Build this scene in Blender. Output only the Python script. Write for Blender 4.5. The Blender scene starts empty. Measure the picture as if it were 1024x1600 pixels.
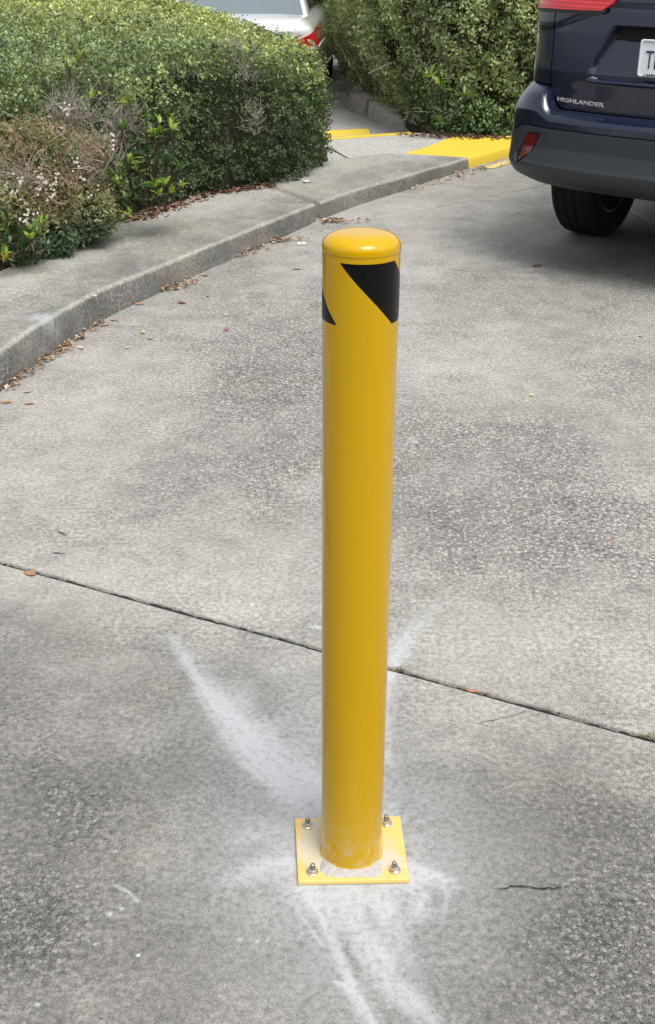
import bpy, bmesh, math, random
import numpy as np
from mathutils import Vector, Matrix
R = math.radians
random.seed(7); rng = np.random.default_rng(7)
sc = bpy.context.scene
COL = sc.collection

# ------------------------------------------------------------------ camera, sky, sun, exposure
F_PX = 1950.0; TH = R(26); CAM_H = 1.625            # focal length in photo pixels, pitch, height
cam_d = bpy.data.cameras.new('camera'); cam = bpy.data.objects.new('camera', cam_d); COL.objects.link(cam)
cam.location = (0, 0, CAM_H); cam.rotation_euler = (R(90) - TH, 0, 0)
cam_d.sensor_fit = 'VERTICAL'; cam_d.sensor_height = 36; cam_d.lens = F_PX / 1600 * 36
cam_d.clip_start = .05; cam_d.clip_end = 2000
sc.camera = cam
w = bpy.data.worlds.new('World'); sc.world = w; w.use_nodes = True
nt = w.node_tree; bg = nt.nodes['Background']
sky = nt.nodes.new('ShaderNodeTexSky'); sky.sky_type = 'NISHITA'; sky.sun_disc = False
SUN_EL, SUN_AZ = R(62), R(150)
sky.sun_elevation = SUN_EL; sky.sun_rotation = SUN_AZ
sky.air_density = 1.0; sky.dust_density = 4.0; sky.ozone_density = 1.0
hs = nt.nodes.new('ShaderNodeHueSaturation'); hs.inputs['Saturation'].default_value = .22
nt.links.new(sky.outputs[0], hs.inputs['Color']); nt.links.new(hs.outputs[0], bg.inputs[0])
bg.inputs[1].default_value = .13
sl = bpy.data.lights.new('sun', 'SUN'); sun = bpy.data.objects.new('sun', sl); COL.objects.link(sun)
sl.energy = 1.3; sl.angle = R(28); sl.color = (1, .97, .92)
# direction towards the sun: azimuth measured clockwise from +Y
sd = Vector((math.sin(SUN_AZ) * math.cos(SUN_EL), math.cos(SUN_AZ) * math.cos(SUN_EL), math.sin(SUN_EL)))
sun.rotation_euler = sd.to_track_quat('Z', 'Y').to_euler(); sun.location = (0, 0, 20)
sc.view_settings.view_transform = 'Standard'; sc.view_settings.look = 'None'
sc.view_settings.gamma = 1; sc.view_settings.use_curve_mapping = False
sc.view_settings.exposure = .62
sc.render.engine = 'CYCLES'

# ------------------------------------------------------------------ helpers
LZ = -.08                                            # level of the lane behind the hedges
_c, _s = math.cos(TH), math.sin(TH)
def G(x, y, z=0.0):
    """photo pixel -> point of the place at height z"""
    a = (x - 512) / F_PX; dy = (800 - y) / F_PX
    b = _c + dy * _s; d = dy * _c - _s
    t = (z - CAM_H) / d
    return Vector((a * t, b * t, z))

def tag(o, label=None, cat=None, group=None, kind=None):
    if label: o['label'] = label
    if cat: o['category'] = cat
    if group: o['group'] = group
    if kind: o['kind'] = kind
    return o
def empty(name, loc=(0, 0, 0), rz=0, rot=None):
    o = bpy.data.objects.new(name, None); COL.objects.link(o); o.location = loc
    o.rotation_euler = rot if rot else (0, 0, rz); o.empty_display_size = .05
    return o
def link(name, me, mat=None, parent=None, smooth=False):
    o = bpy.data.objects.new(name, me); COL.objects.link(o)
    if mat is not None and not me.materials: me.materials.append(mat)
    if parent: o.parent = parent
    if smooth and len(me.polygons): me.polygons.foreach_set('use_smooth', [True] * len(me.polygons))
    return o
def mesh_np(name, V, Fq, attrs=None, cols=None):
    """V (n,3), Fq (m,k) numpy"""
    me = bpy.data.meshes.new(name)
    V = np.asarray(V, np.float32); Fq = np.asarray(Fq, np.int32)
    me.vertices.add(len(V)); me.vertices.foreach_set('co', V.ravel())
    k = Fq.shape[1]
    me.loops.add(Fq.size); me.loops.foreach_set('vertex_index', Fq.ravel())
    me.polygons.add(len(Fq)); me.polygons.foreach_set('loop_start', np.arange(0, Fq.size, k, dtype=np.int32))
    me.update(calc_edges=True)
    if attrs:
        for n, a in attrs.items():
            at = me.attributes.new(n, 'FLOAT', 'POINT'); at.data.foreach_set('value', np.asarray(a, np.float32))
    if cols is not None:
        at = me.attributes.new('tint', 'FLOAT_COLOR', 'POINT')
        c4 = np.ones((len(V), 4), np.float32); c4[:, :3] = cols
        at.data.foreach_set('color', c4.ravel())
    return me
def mesh_py(name, V, Fs):
    me = bpy.data.meshes.new(name); me.from_pydata([tuple(v) for v in V], [], Fs); me.update(); return me
def fix_normals(me):
    bm = bmesh.new(); bm.from_mesh(me); bmesh.ops.recalc_face_normals(bm, faces=bm.faces); bm.to_mesh(me); bm.free(); return me
class MB:
    def __init__(s): s.V = []; s.F = []
    def add(s, V, Fs):
        n = len(s.V); s.V += [tuple(v) for v in V]; s.F += [tuple(i + n for i in f) for f in Fs]
    def box(s, x0, x1, y0, y1, z0, z1, M=None):
        V = [Vector(p) for p in ((x0,y0,z0),(x1,y0,z0),(x1,y1,z0),(x0,y1,z0),(x0,y0,z1),(x1,y0,z1),(x1,y1,z1),(x0,y1,z1))]
        if M: V = [M @ v for v in V]
        s.add(V, [(0,3,2,1),(4,5,6,7),(0,1,5,4),(1,2,6,5),(2,3,7,6),(3,0,4,7)])
    def tube(s, p, q, r0, r1, n=5):
        p = Vector(p); q = Vector(q); d = (q - p)
        if d.length < 1e-6: return
        d.normalize(); a = d.orthogonal().normalized(); b = d.cross(a)
        V = [p + (a * math.cos(2*math.pi*i/n) + b * math.sin(2*math.pi*i/n)) * r0 for i in range(n)]
        V += [q + (a * math.cos(2*math.pi*i/n) + b * math.sin(2*math.pi*i/n)) * r1 for i in range(n)]
        s.add(V, [(i, (i+1) % n, n + (i+1) % n, n + i) for i in range(n)] + [tuple(range(n))[::-1], tuple(range(n, 2*n))])
    def lathe(s, prof, n=48, M=None, cap0=False, cap1=False):
        V = []; Fs = []
        for r, z in prof:
            for i in range(n):
                a = 2*math.pi*i/n; v = Vector((r*math.cos(a), r*math.sin(a), z)); V.append(M @ v if M else v)
        for j in range(len(prof)-1):
            for i in range(n):
                k = (i+1) % n; Fs.append((j*n+i, j*n+k, (j+1)*n+k, (j+1)*n+i))
        if cap0: Fs.append(tuple(range(n))[::-1])
        if cap1: Fs.append(tuple(range((len(prof)-1)*n, len(prof)*n)))
        s.add(V, Fs)
    def build(s, name, mat, parent=None, smooth=False, bevel=0, segs=2, angle=40):
        me = mesh_py(name, s.V, s.F)
        if bevel:
            bm = bmesh.new(); bm.from_mesh(me)
            ed = [e for e in bm.edges if len(e.link_faces) == 2 and e.calc_face_angle(0) > R(angle)]
            bmesh.ops.bevel(bm, geom=ed, offset=bevel, segments=segs, affect='EDGES', profile=.5)
            bm.to_mesh(me); bm.free()
        o = link(name, me, mat, parent, smooth)
        return o

# value noise in numpy
_perm = rng.random((64, 64, 4)).astype(np.float32)
def vnoise(x, y, ch=0):
    x = np.asarray(x, float); y = np.asarray(y, float)
    xi = np.floor(x).astype(int); yi = np.floor(y).astype(int); fx = x - xi; fy = y - yi
    fx = fx*fx*(3-2*fx); fy = fy*fy*(3-2*fy)
    p = _perm[:, :, ch]
    a = p[xi % 64, yi % 64]; b = p[(xi+1) % 64, yi % 64]; c = p[xi % 64, (yi+1) % 64]; d = p[(xi+1) % 64, (yi+1) % 64]
    return (a*(1-fx)+b*fx)*(1-fy) + (c*(1-fx)+d*fx)*fy
def fbm(x, y, o=4, ch=0):
    s = 0; am = .5; t = 0
    for i in range(o):
        s = s + am*vnoise(x*2**i + 17.3*i, y*2**i + 5.1*i, ch); t += am; am *= .5
    return s/t
def sst(a, b, x):
    t = np.clip((x-a)/(b-a), 0, 1); return t*t*(3-2*t)

# ------------------------------------------------------------------ materials
class NT:
    def __init__(s, name):
        s.m = bpy.data.materials.new(name); s.m.use_nodes = True; s.t = s.m.node_tree
        s.b = s.t.nodes['Principled BSDF']; s.out = s.t.nodes['Material Output']
    def n(s, typ, **k):
        n = s.t.nodes.new(typ)
        for a, v in k.items():
            if a.startswith('_'): n.inputs[a[1:].replace('_', ' ')].default_value = v
            else: setattr(n, a, v)
        return n
    def l(s, a, b): s.t.links.new(a, b)
    def coord(s):
        g = s.n('ShaderNodeNewGeometry'); return g.outputs['Position']
    def obj(s): return s.n('ShaderNodeTexCoord').outputs['Object']
    def noise(s, vec, scale, det=4, rough=.55, dist=0):
        n = s.n('ShaderNodeTexNoise'); n.inputs['Scale'].default_value = scale; n.inputs['Detail'].default_value = det
        n.inputs['Roughness'].default_value = rough; n.inputs['Distortion'].default_value = dist
        s.l(vec, n.inputs['Vector']); return n.outputs['Fac']
    def vor(s, vec, scale, feat='F1', rnd=1.0):
        n = s.n('ShaderNodeTexVoronoi'); n.feature = feat; n.inputs['Scale'].default_value = scale; n.inputs['Randomness'].default_value = rnd
        s.l(vec, n.inputs['Vector']); return n
    def ramp(s, fac, a, b, lo=0., hi=1.):
        n = s.n('ShaderNodeMapRange'); n.interpolation_type = 'SMOOTHSTEP'
        n.inputs['From Min'].default_value = a; n.inputs['From Max'].default_value = b
        n.inputs['To Min'].default_value = lo; n.inputs['To Max'].default_value = hi
        s.l(fac, n.inputs['Value']); return n.outputs[0]
    def math(s, op, a, b=None, c=None):
        n = s.n('ShaderNodeMath'); n.operation = op
        for i, v in enumerate((a, b, c)):
            if v is None: continue
            if isinstance(v, (int, float)): n.inputs[i].default_value = v
            else: s.l(v, n.inputs[i])
        return n.outputs[0]
    def mix(s, fac, a, b, blend='MIX'):
        n = s.n('ShaderNodeMix'); n.data_type = 'RGBA'; n.blend_type = blend
        for sock, v in ((n.inputs[0], fac), (n.inputs[6], a), (n.inputs[7], b)):
            if isinstance(v, (int, float)): sock.default_value = v
            elif isinstance(v, tuple): sock.default_value = (*v, 1)
            else: s.l(v, sock)
        return n.outputs[2]
    def attr(s, name):
        n = s.n('ShaderNodeAttribute'); n.attribute_name = name; return n
    def bump(s, h, strength=.5, dist=.002, normal=None):
        n = s.n('ShaderNodeBump'); n.inputs['Distance'].default_value = dist
        if isinstance(strength, (int, float)): n.inputs['Strength'].default_value = strength
        else: s.l(strength, n.inputs['Strength'])
        s.l(h, n.inputs['Height'])
        if normal: s.l(normal, n.inputs['Normal'])
        s.l(n.outputs[0], s.b.inputs['Normal']); return n.outputs[0]
    def base(s, v):
        if isinstance(v, tuple): s.b.inputs['Base Color'].default_value = (*v, 1)
        else: s.l(v, s.b.inputs['Base Color'])
    def rough(s, v):
        if isinstance(v, (int, float)): s.b.inputs['Roughness'].default_value = v
        else: s.l(v, s.b.inputs['Roughness'])
    def set(s, **k):
        for a, v in k.items(): s.b.inputs[a.replace('_', ' ')].default_value = v
        return s

def plain(name, col, rough=.5, metal=0., var=.15, scale=30, coat=0., bump=0.):
    m = NT(name); p = m.obj()
    nz = m.noise(p, scale, 4)
    m.base(m.mix(nz, tuple(c*(1-var) for c in col), tuple(min(1, c*(1+var)) for c in col)))
    m.rough(m.ramp(nz, .2, .8, max(.02, rough-.06), rough+.06)); m.set(Metallic=metal, Coat_Weight=coat, Coat_Roughness=.04)
    if bump: m.bump(m.noise(p, scale*6, 3), bump, .001)
    return m.m

def concrete(name, light, dark, use_attr=True, warm=(.36, .34, .29), chips=1., big_chips=1.):
    m = NT(name); p = m.coord()
    big = m.noise(p, 1.3, 5, .6); mid = m.noise(p, 9, 6, .62, .4); fine = m.noise(p, 75, 6, .72); grit = m.noise(p, 260, 3, .7)
    if use_attr:
        tone = m.attr('tone').outputs['Fac']; rg = m.attr('grain').outputs['Fac']; dust = m.attr('dust').outputs['Fac']
    else:
        v = m.n('ShaderNodeValue'); v.outputs[0].default_value = .5; tone = v.outputs[0]
        v = m.n('ShaderNodeValue'); v.outputs[0].default_value = .25; rg = v.outputs[0]; dust = None
    f = m.math('ADD', m.math('MULTIPLY', big, .35), m.math('MULTIPLY', mid, .75))
    f = m.math('ADD', f, m.math('MULTIPLY', tone, .9))          # tone .5 = neutral
    f = m.ramp(f, .45, 1.5)
    col = m.mix(f, dark, light)
    # warm patches
    wz = m.ramp(m.noise(p, 2.1, 4, .6), .5, .75, 0, .45)
    col = m.mix(wz, col, warm)
    # fine mottling, stronger where the paste has worn off
    mot = m.ramp(fine, .3, .7, -1., 1.)
    amp = m.math('ADD', m.math('MULTIPLY', rg, .45), .26)
    k = m.math('ADD', m.math('MULTIPLY', mot, amp), 1.0)
    gk = m.math('ADD', m.math('MULTIPLY', m.ramp(grit, .3, .7, -1., 1.), .28), 1.0)
    k = m.math('MULTIPLY', k, gk)
    vm = m.n('ShaderNodeVectorMath'); vm.operation = 'SCALE'; m.l(col, vm.inputs[0]); m.l(k, vm.inputs['Scale']); col = vm.outputs[0]
    # distorted coords for aggregate
    wv = m.n('ShaderNodeTexNoise'); wv.inputs['Scale'].default_value = 60; m.l(p, wv.inputs['Vector'])
    wm = m.n('ShaderNodeVectorMath'); wm.operation = 'MULTIPLY_ADD'; m.l(wv.outputs['Color'], wm.inputs[0]); wm.inputs[1].default_value = (.009,)*3; m.l(p, wm.inputs[2])
    pd = wm.outputs[0]
    v1 = m.vor(pd, 95); v2 = m.vor(pd, 48)
    sp = m.n('ShaderNodeSeparateColor'); m.l(v1.outputs['Color'], sp.inputs[0])
    sp2 = m.n('ShaderNodeSeparateColor'); m.l(v2.outputs['Color'], sp2.inputs[0])
    grain = m.math('MULTIPLY', m.ramp(v1.outputs['Distance'], .30, .48, 1, 0), m.ramp(sp.outputs[0], .52, .68))
    grain2 = m.math('MULTIPLY', m.ramp(v2.outputs['Distance'], .22, .36, 1, 0), m.math('MULTIPLY', m.ramp(sp2.outputs[0], .72, .82), big_chips))
    gm = m.math('MULTIPLY', m.math('MAXIMUM', grain, grain2), m.ramp(rg, .1, .9, .14*chips, .85*chips))
    col = m.mix(gm, col, (.68, .66, .62))
    pn = m.noise(p, 150, 4, .65, .6); pn2 = m.noise(p, 330, 3, .6)
    pit = m.math('MAXIMUM', m.ramp(pn, .54, .66), m.math('MULTIPLY', m.ramp(pn2, .55, .68), .8))
    pit = m.math('MAXIMUM', pit, m.math('MULTIPLY', m.ramp(v1.outputs['Distance'], .45, .75), m.math('MULTIPLY', m.ramp(sp.outputs[1], .5, .8), .6)))
    pit = m.math('MULTIPLY', pit, m.ramp(rg, .0, .9, .12, .95))
    col = m.mix(pit, col, (.06, .058, .052))
    # rare black pits / chips
    v3 = m.vor(pd, 14); sp3 = m.n('ShaderNodeSeparateColor'); m.l(v3.outputs['Color'], sp3.inputs[0])
    hole = m.math('MULTIPLY', m.ramp(v3.outputs['Distance'], .035, .06, 1, 0), m.ramp(sp3.outputs[2], .72, .76))
    col = m.mix(m.math('MULTIPLY', hole, .8), col, (.05, .048, .045))
    h = m.math('ADD', m.math('MULTIPLY', fine, 1.0), m.math('MULTIPLY', grit, .4))
    h = m.math('SUBTRACT', h, m.math('MULTIPLY', pit, 1.6)); h = m.math('SUBTRACT', h, m.math('MULTIPLY', hole, 2.5))
    h = m.math('ADD', h, m.math('MULTIPLY', gm, .5))
    if dust is not None:
        dn = m.math('MULTIPLY', dust, m.ramp(fine, .30, .55, .62, 1.10))
        dn = m.math('MULTIPLY', dn, m.ramp(grit, .3, .6, .86, 1.05))
        dn = m.math('MINIMUM', dn, .93)
        col = m.mix(dn, col, (.51, .525, .545))
        h = m.math('MULTIPLY', h, m.ramp(dust, 0, 1, 1, .45))
    m.base(col); m.rough(m.ramp(fine, .2, .8, .8, .95)); m.set(Specular_IOR_Level=.3)
    m.bump(h, m.ramp(rg, 0, 1, .35, .8), .0028)
    return m.m

M = {}
M['slab'] = concrete('worn_concrete', (.455, .442, .41), (.17, .166, .154))
M['slab_near'] = concrete('dark_worn_concrete', (.455, .442, .41), (.17, .166, .154), chips=.38, big_chips=.35)
M['kerb'] = concrete('kerb_concrete', (.42, .41, .375), (.14, .138, .128), True, (.40, .37, .30))
M['ramp'] = concrete('pale_concrete', (.56, .55, .52), (.36, .355, .34), False)
M['stone'] = concrete('old_kerb_stone', (.50, .47, .43), (.28, .265, .24), False)
M['lot'] = concrete('lot_concrete', (.50, .49, .47), (.32, .315, .30), False)
def soil():
    m = NT('soil'); p = m.coord(); a = m.noise(p, 40, 6, .7); b = m.noise(p, 6, 4)
    col = m.mix(m.ramp(a, .3, .7), (.018, .013, .009), (.085, .055, .035)); col = m.mix(m.ramp(b, .4, .7, 0, .5), col, (.05, .04, .03))
    m.base(col); m.rough(.95); m.bump(a, .8, .01); return m.m
M['soil'] = soil()
def yellow_steel():
    m = NT('yellow_powder_coat'); p = m.coord()
    a = m.noise(p, 6, 3); b = m.noise(p, 420, 2, .5)
    col = m.mix(a, (.58, .345, .0), (.62, .37, .001))
    sz = m.n('ShaderNodeSeparateXYZ'); m.l(p, sz.inputs[0])
    low = m.ramp(sz.outputs['Z'], .0, .16, .55, 0.); sm = m.ramp(m.noise(p, 38, 6, .75), .45, .70)
    col = m.mix(m.math('MULTIPLY', low, sm), col, (.55, .50, .38))
    scf = m.math('MULTIPLY', m.ramp(m.noise(p, 120, 5, .8, 1.5), .69, .74), m.ramp(m.noise(p, 7, 2), .5, .65))
    col = m.mix(m.math('MULTIPLY', scf, .5), col, (.36, .25, .05))
    m.base(col); m.rough(m.ramp(m.noise(p, 14, 5, .7), .35, .7, .16, .30)); m.set(Specular_IOR_Level=.10, Coat_Weight=.70, Coat_Roughness=.035)
    m.bump(m.noise(p, 9, 2), .06, .004); return m.m
M['yellow'] = yellow_steel()
def plate_paint():
    m = NT('dusty_yellow_plate'); p = m.coord()
    a = m.noise(p, 28, 5, .65); b = m.noise(p, 120, 4, .6)
    col = m.mix(a, (.74, .50, .10), (.80, .60, .26))
    d = m.attr('dust').outputs['Fac']
    k = m.ramp(m.math('ADD', m.math('MULTIPLY', a, .7), m.math('MULTIPLY', d, .75)), .52, .85)
    col = m.mix(m.math('MULTIPLY', k, .82), col, (.56, .53, .45))
    m.base(col); m.rough(m.ramp(k, 0, 1, .35, .8)); m.bump(b, .15, .001); return m.m
M['plate'] = plate_paint()
M['rawmetal'] = plain('bare_grey_primer', (.46, .44, .42), .8, 0, .35, 140, bump=.3)
M['zinc'] = plain('zinc_steel', (.66, .65, .63), .32, .9, .15, 120)
M['darkzinc'] = plain('thread_steel', (.45, .44, .43), .4, .9, .2, 300)
M['tape'] = plain('black_reflective_tape', (.006, .006, .0065), .3, 0, .1, 60)
M['tape'].node_tree.nodes['Principled BSDF'].inputs['Specular IOR Level'].default_value = .22
def yellow_road(name, c1, c2, wear):
    m = NT(name); p = m.coord(); a = m.noise(p, 22, 6, .7); b = m.noise(p, 90, 5, .7)
    col = m.mix(a, c1, c2)
    k = m.ramp(m.math('ADD', m.math('MULTIPLY', a, .6), m.math('MULTIPLY', b, .4)), wear, wear+.1)
    m.base(m.mix(m.math('MULTIPLY', k, .8), col, (.33, .31, .26))); m.rough(.7); m.bump(b, .4, .002); return m.m
M['roadyellow'] = yellow_road('kerb_yellow_paint', (.70, .49, .035), (.80, .60, .07), .62)
M['roadyellow_worn'] = yellow_road('worn_yellow_paint', (.62, .50, .14), (.72, .6, .25), .50)
def leafmat(name, transl=.3, rough=.42, spec=.45):
    m = NT(name); a = m.attr('tint').outputs['Color']
    m.base(a); m.rough(rough); m.set(Specular_IOR_Level=spec)
    tr = m.n('ShaderNodeBsdfTranslucent')
    g = m.n('ShaderNodeMix'); g.data_type = 'RGBA'; g.blend_type = 'MULTIPLY'; g.inputs[0].default_value = 1
    m.l(a, g.inputs[6]); g.inputs[7].default_value = (1.5, 1.5, .6, 1); m.l(g.outputs[2], tr.inputs[0])
    mx = m.n('ShaderNodeMixShader'); mx.inputs[0].default_value = transl
    m.l(m.b.outputs[0], mx.inputs[1]); m.l(tr.outputs[0], mx.inputs[2]); m.l(mx.outputs[0], m.out.inputs[0]); return m.m
M['leaf'] = leafmat('hedge_leaf')
M['litter'] = leafmat('dry_leaf', .1, .75, .2)
M['core'] = plain('hedge_shade_core', (.035, .038, .02), .95, 0, .5, 25, bump=1.)  # dark colour standing for the shade inside a hedge
M['twig'] = plain('grey_twig', (.33, .30, .25), .85, 0, .3, 60)
M['bark'] = plain('brown_stem', (.075, .055, .035), .85, 0, .4, 60, bump=.5)
def broadleaf(name, c, c2):
    m = NT(name); p = m.obj(); nz = m.noise(p, 60, 3)
    m.base(m.mix(nz, c, c2)); m.rough(.33); m.set(Specular_IOR_Level=.5)
    tr = m.n('ShaderNodeBsdfTranslucent'); tr.inputs[0].default_value = (c2[0]*1.5, c2[1]*1.5, c2[2], 1)
    mx = m.n('ShaderNodeMixShader'); mx.inputs[0].default_value = .25
    m.l(m.b.outputs[0], mx.inputs[1]); m.l(tr.outputs[0], mx.inputs[2]); m.l(mx.outputs[0], m.out.inputs[0]); return m.m
M['bl_lime'] = broadleaf('lime_leaf', (.17, .27, .03), (.27, .37, .05))
M['bl_mid'] = broadleaf('green_leaf', (.075, .15, .03), (.11, .20, .04))
M['bl_dark'] = broadleaf('dark_leaf', (.022, .055, .018), (.035, .08, .025))
M['bl_yel'] = broadleaf('yellow_leaf', (.42, .36, .04), (.5, .42, .06))
M['petal'] = plain('white_petal', (.60, .56, .48), .6, 0, .08, 50)
def carpaint(name, c, c2, flake=.0, rough=.28):
    m = NT(name); p = m.obj(); a = m.noise(p, 3, 3); d = m.noise(p, 60, 5, .7)
    col = m.mix(a, c, c2); col = m.mix(m.ramp(d, .5, .9, 0, .06), col, (.3, .29, .27))
    m.base(col); m.rough(rough); m.set(Metallic=flake, Coat_Weight=1.0, Coat_Roughness=.035, Specular_IOR_Level=.5); return m.m
M['navy'] = carpaint('navy_car_paint', (.0020, .0065, .026), (.003, .0085, .034), .10, .26)
M['white'] = carpaint('white_car_paint', (.78, .79, .80), (.80, .81, .82))
M['clad'] = plain('grey_bumper_plastic', (.024, .029, .034), .42, 0, .08, 200, bump=.15)
M['black'] = plain('black_gap', (.004, .004, .004), .8, 0, .1, 30)
M['rubber'] = plain('tyre_rubber', (.007, .007, .0072), .85, 0, .25, 60, bump=.3)
M['under'] = plain('underbody_black', (.010, .010, .010), .85, 0, .3, 20)
M['rim'] = plain('alloy_rim', (.35, .35, .36), .35, .9, .1, 40)
M['disc'] = plain('brake_steel', (.05, .045, .04), .6, .6, .2, 40)
M['exh'] = plain('exhaust_steel', (.16, .15, .14), .5, .8, .3, 40)
M['carglass'] = plain('tinted_glass', (.010, .013, .015), .05, 0, .1, 10, coat=1.)
M['paleglass'] = plain('rear_window_glass', (.16, .20, .22), .08, 0, .1, 10, coat=1.)
def redlens():
    m = NT('red_lens'); p = m.obj()
    wv = m.n('ShaderNodeTexWave'); wv.bands_direction = 'Z'; wv.inputs['Scale'].default_value = 18; m.l(p, wv.inputs[0])
    m.base(m.mix(wv.outputs['Fac'], (.42, .004, .012), (.75, .02, .035))); m.rough(.12); m.set(Coat_Weight=1., Coat_Roughness=.02); return m.m
M['red'] = redlens()
M['darkred'] = plain('dark_red_reflector', (.11, .003, .008), .2, 0, .2, 80, coat=1.)
M['chrome'] = plain('chrome', (.75, .75, .76), .15, 1., .03, 20)
M['badge'] = plain('satin_silver', (.75, .76, .78), .45, .2, .03, 20)
M['platewhite'] = plain('plate_white', (.66, .69, .72), .4, 0, .05, 12)
M['ink'] = plain('dark_ink', (.03, .035, .06), .5, 0, .1, 20)
M['crack'] = plain('crack_dirt', (.022, .020, .017), .95, 0, .3, 80)
M['scrap'] = plain('white_scrap', (.62, .63, .62), .6, 0, .1, 60)
M['wall'] = plain('storefront_render', (.06, .055, .05), .8, 0, .1, 3)
M['col'] = plain('storefront_column', (.42, .41, .39), .7, 0, .1, 3)

# ------------------------------------------------------------------ ground
base_soil = mesh_np('ground', [(-400, -400, -.22), (400, -400, -.22), (400, 600, -.22), (-400, 600, -.22)], [(0, 1, 2, 3)])
tag(link('ground', base_soil, M['soil']), kind='structure')

BOL = Vector((.0455, 1.850, 0))
def poly_dist(X, Y, pts):
    """distance to polyline and fraction along it"""
    best = np.full(X.shape, 1e9); fr = np.zeros(X.shape); side = np.zeros(X.shape)
    L = [0]
    for a, b in zip(pts[:-1], pts[1:]): L.append(L[-1] + math.dist(a, b))
    for i, (a, b) in enumerate(zip(pts[:-1], pts[1:])):
        ax, ay = a; bx, by = b; dx, dy = bx-ax, by-ay; q = dx*dx+dy*dy
        t = np.clip(((X-ax)*dx+(Y-ay)*dy)/q, 0, 1)
        d = np.hypot(X-ax-t*dx, Y-ay-t*dy)
        sd_ = np.sign(dx*(Y-ay)-dy*(X-ax))
        k = d < best; best = np.where(k, d, best); fr = np.where(k, (L[i]+t*math.sqrt(q))/L[-1], fr); side = np.where(k, sd_, side)
    return best, fr, side
def gp(*pts): return [tuple(G(*p)[:2]) for p in pts]
# (path in the photo, width at start/end [m] on left side, on right side, strength start/end)
STROKES = [
 (gp((490,1262),(440,1222),(392,1178),(345,1118),(300,1050),(262,992)), (.050,.024,.008), (.105,.060,.014), (.95,.85,.35)),
 (gp((500,1245),(430,1190),(375,1140),(330,1080)), (.03,.03,.03), (.10,.10,.07), (.55,.42,.20)),
 (gp((604,1060),(640,990),(695,938)), (.020,.022,.030), (.020,.020,.022), (.75,.62,.15)),
 (gp((600,1190),(606,1090),(620,1010)), (.02,.02,.02), (.02,.02,.02), (.45,.4,.4)),
 (gp((470,1345),(420,1350),(335,1382)), (.035,.03,.02), (.03,.028,.018), (.80,.55,.15)),
 (gp((465,1300),(420,1290),(360,1320)), (.03,.03,.02), (.03,.03,.02), (.5,.3,.1)),
 (gp((475,1385),(505,1430),(530,1490),(552,1550),(585,1610)), (.030,.014,.010), (.022,.012,.009), (.80,.80,.72)),
 (gp((520,1385),(575,1470),(625,1545),(690,1615)), (.030,.022,.018), (.035,.03,.02), (.62,.72,.50)),
 (gp((560,1385),(610,1440),(630,1500),(650,1570)), (.030,.03,.02), (.035,.03,.02), (.55,.40,.15)),
 (gp((625,1345),(668,1365),(716,1385)), (.018,.018,.014), (.030,.028,.014), (.85,.90,.35)),
 (gp((640,1375),(660,1400),(645,1450)), (.02,.02,.01), (.03,.025,.012), (.75,.70,.25)),
 (gp((690,1370),(700,1400),(690,1440)), (.006,.006,.004), (.006,.006,.004), (.6,.5,.2)),
 (gp((600,1385),(605,1420),(590,1450)), (.02,.02,.01), (.02,.02,.01), (.6,.6,.2)),
 (gp((176,1382),(200,1392),(216,1408)), (.0022,.0022,.004), (.0022,.0022,.004), (.5,.9,.8)),
 (gp((525,1535),(548,1545),(562,1530)), (.005,.006,.005), (.005,.006,.005), (.8,.9,.8)),
 (gp((505,1478),(470,1430),(430,1370)), (.004,.006,.006), (.004,.006,.006), (.5,.4,.2)),
]
SPOTS = [(120,1300,.0022),(215,1493,.003),(375,1467,.003),(404,1470,.003),(418,1468,.004),(150,1475,.003),(395,1452,.0015),(650,690,.012),(640,686,.008),(498,980,.004),(140,1332,.0015),(180,1330,.003),(60,1568,.004),(190,1420,.004),(172,1428,.004)]
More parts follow.
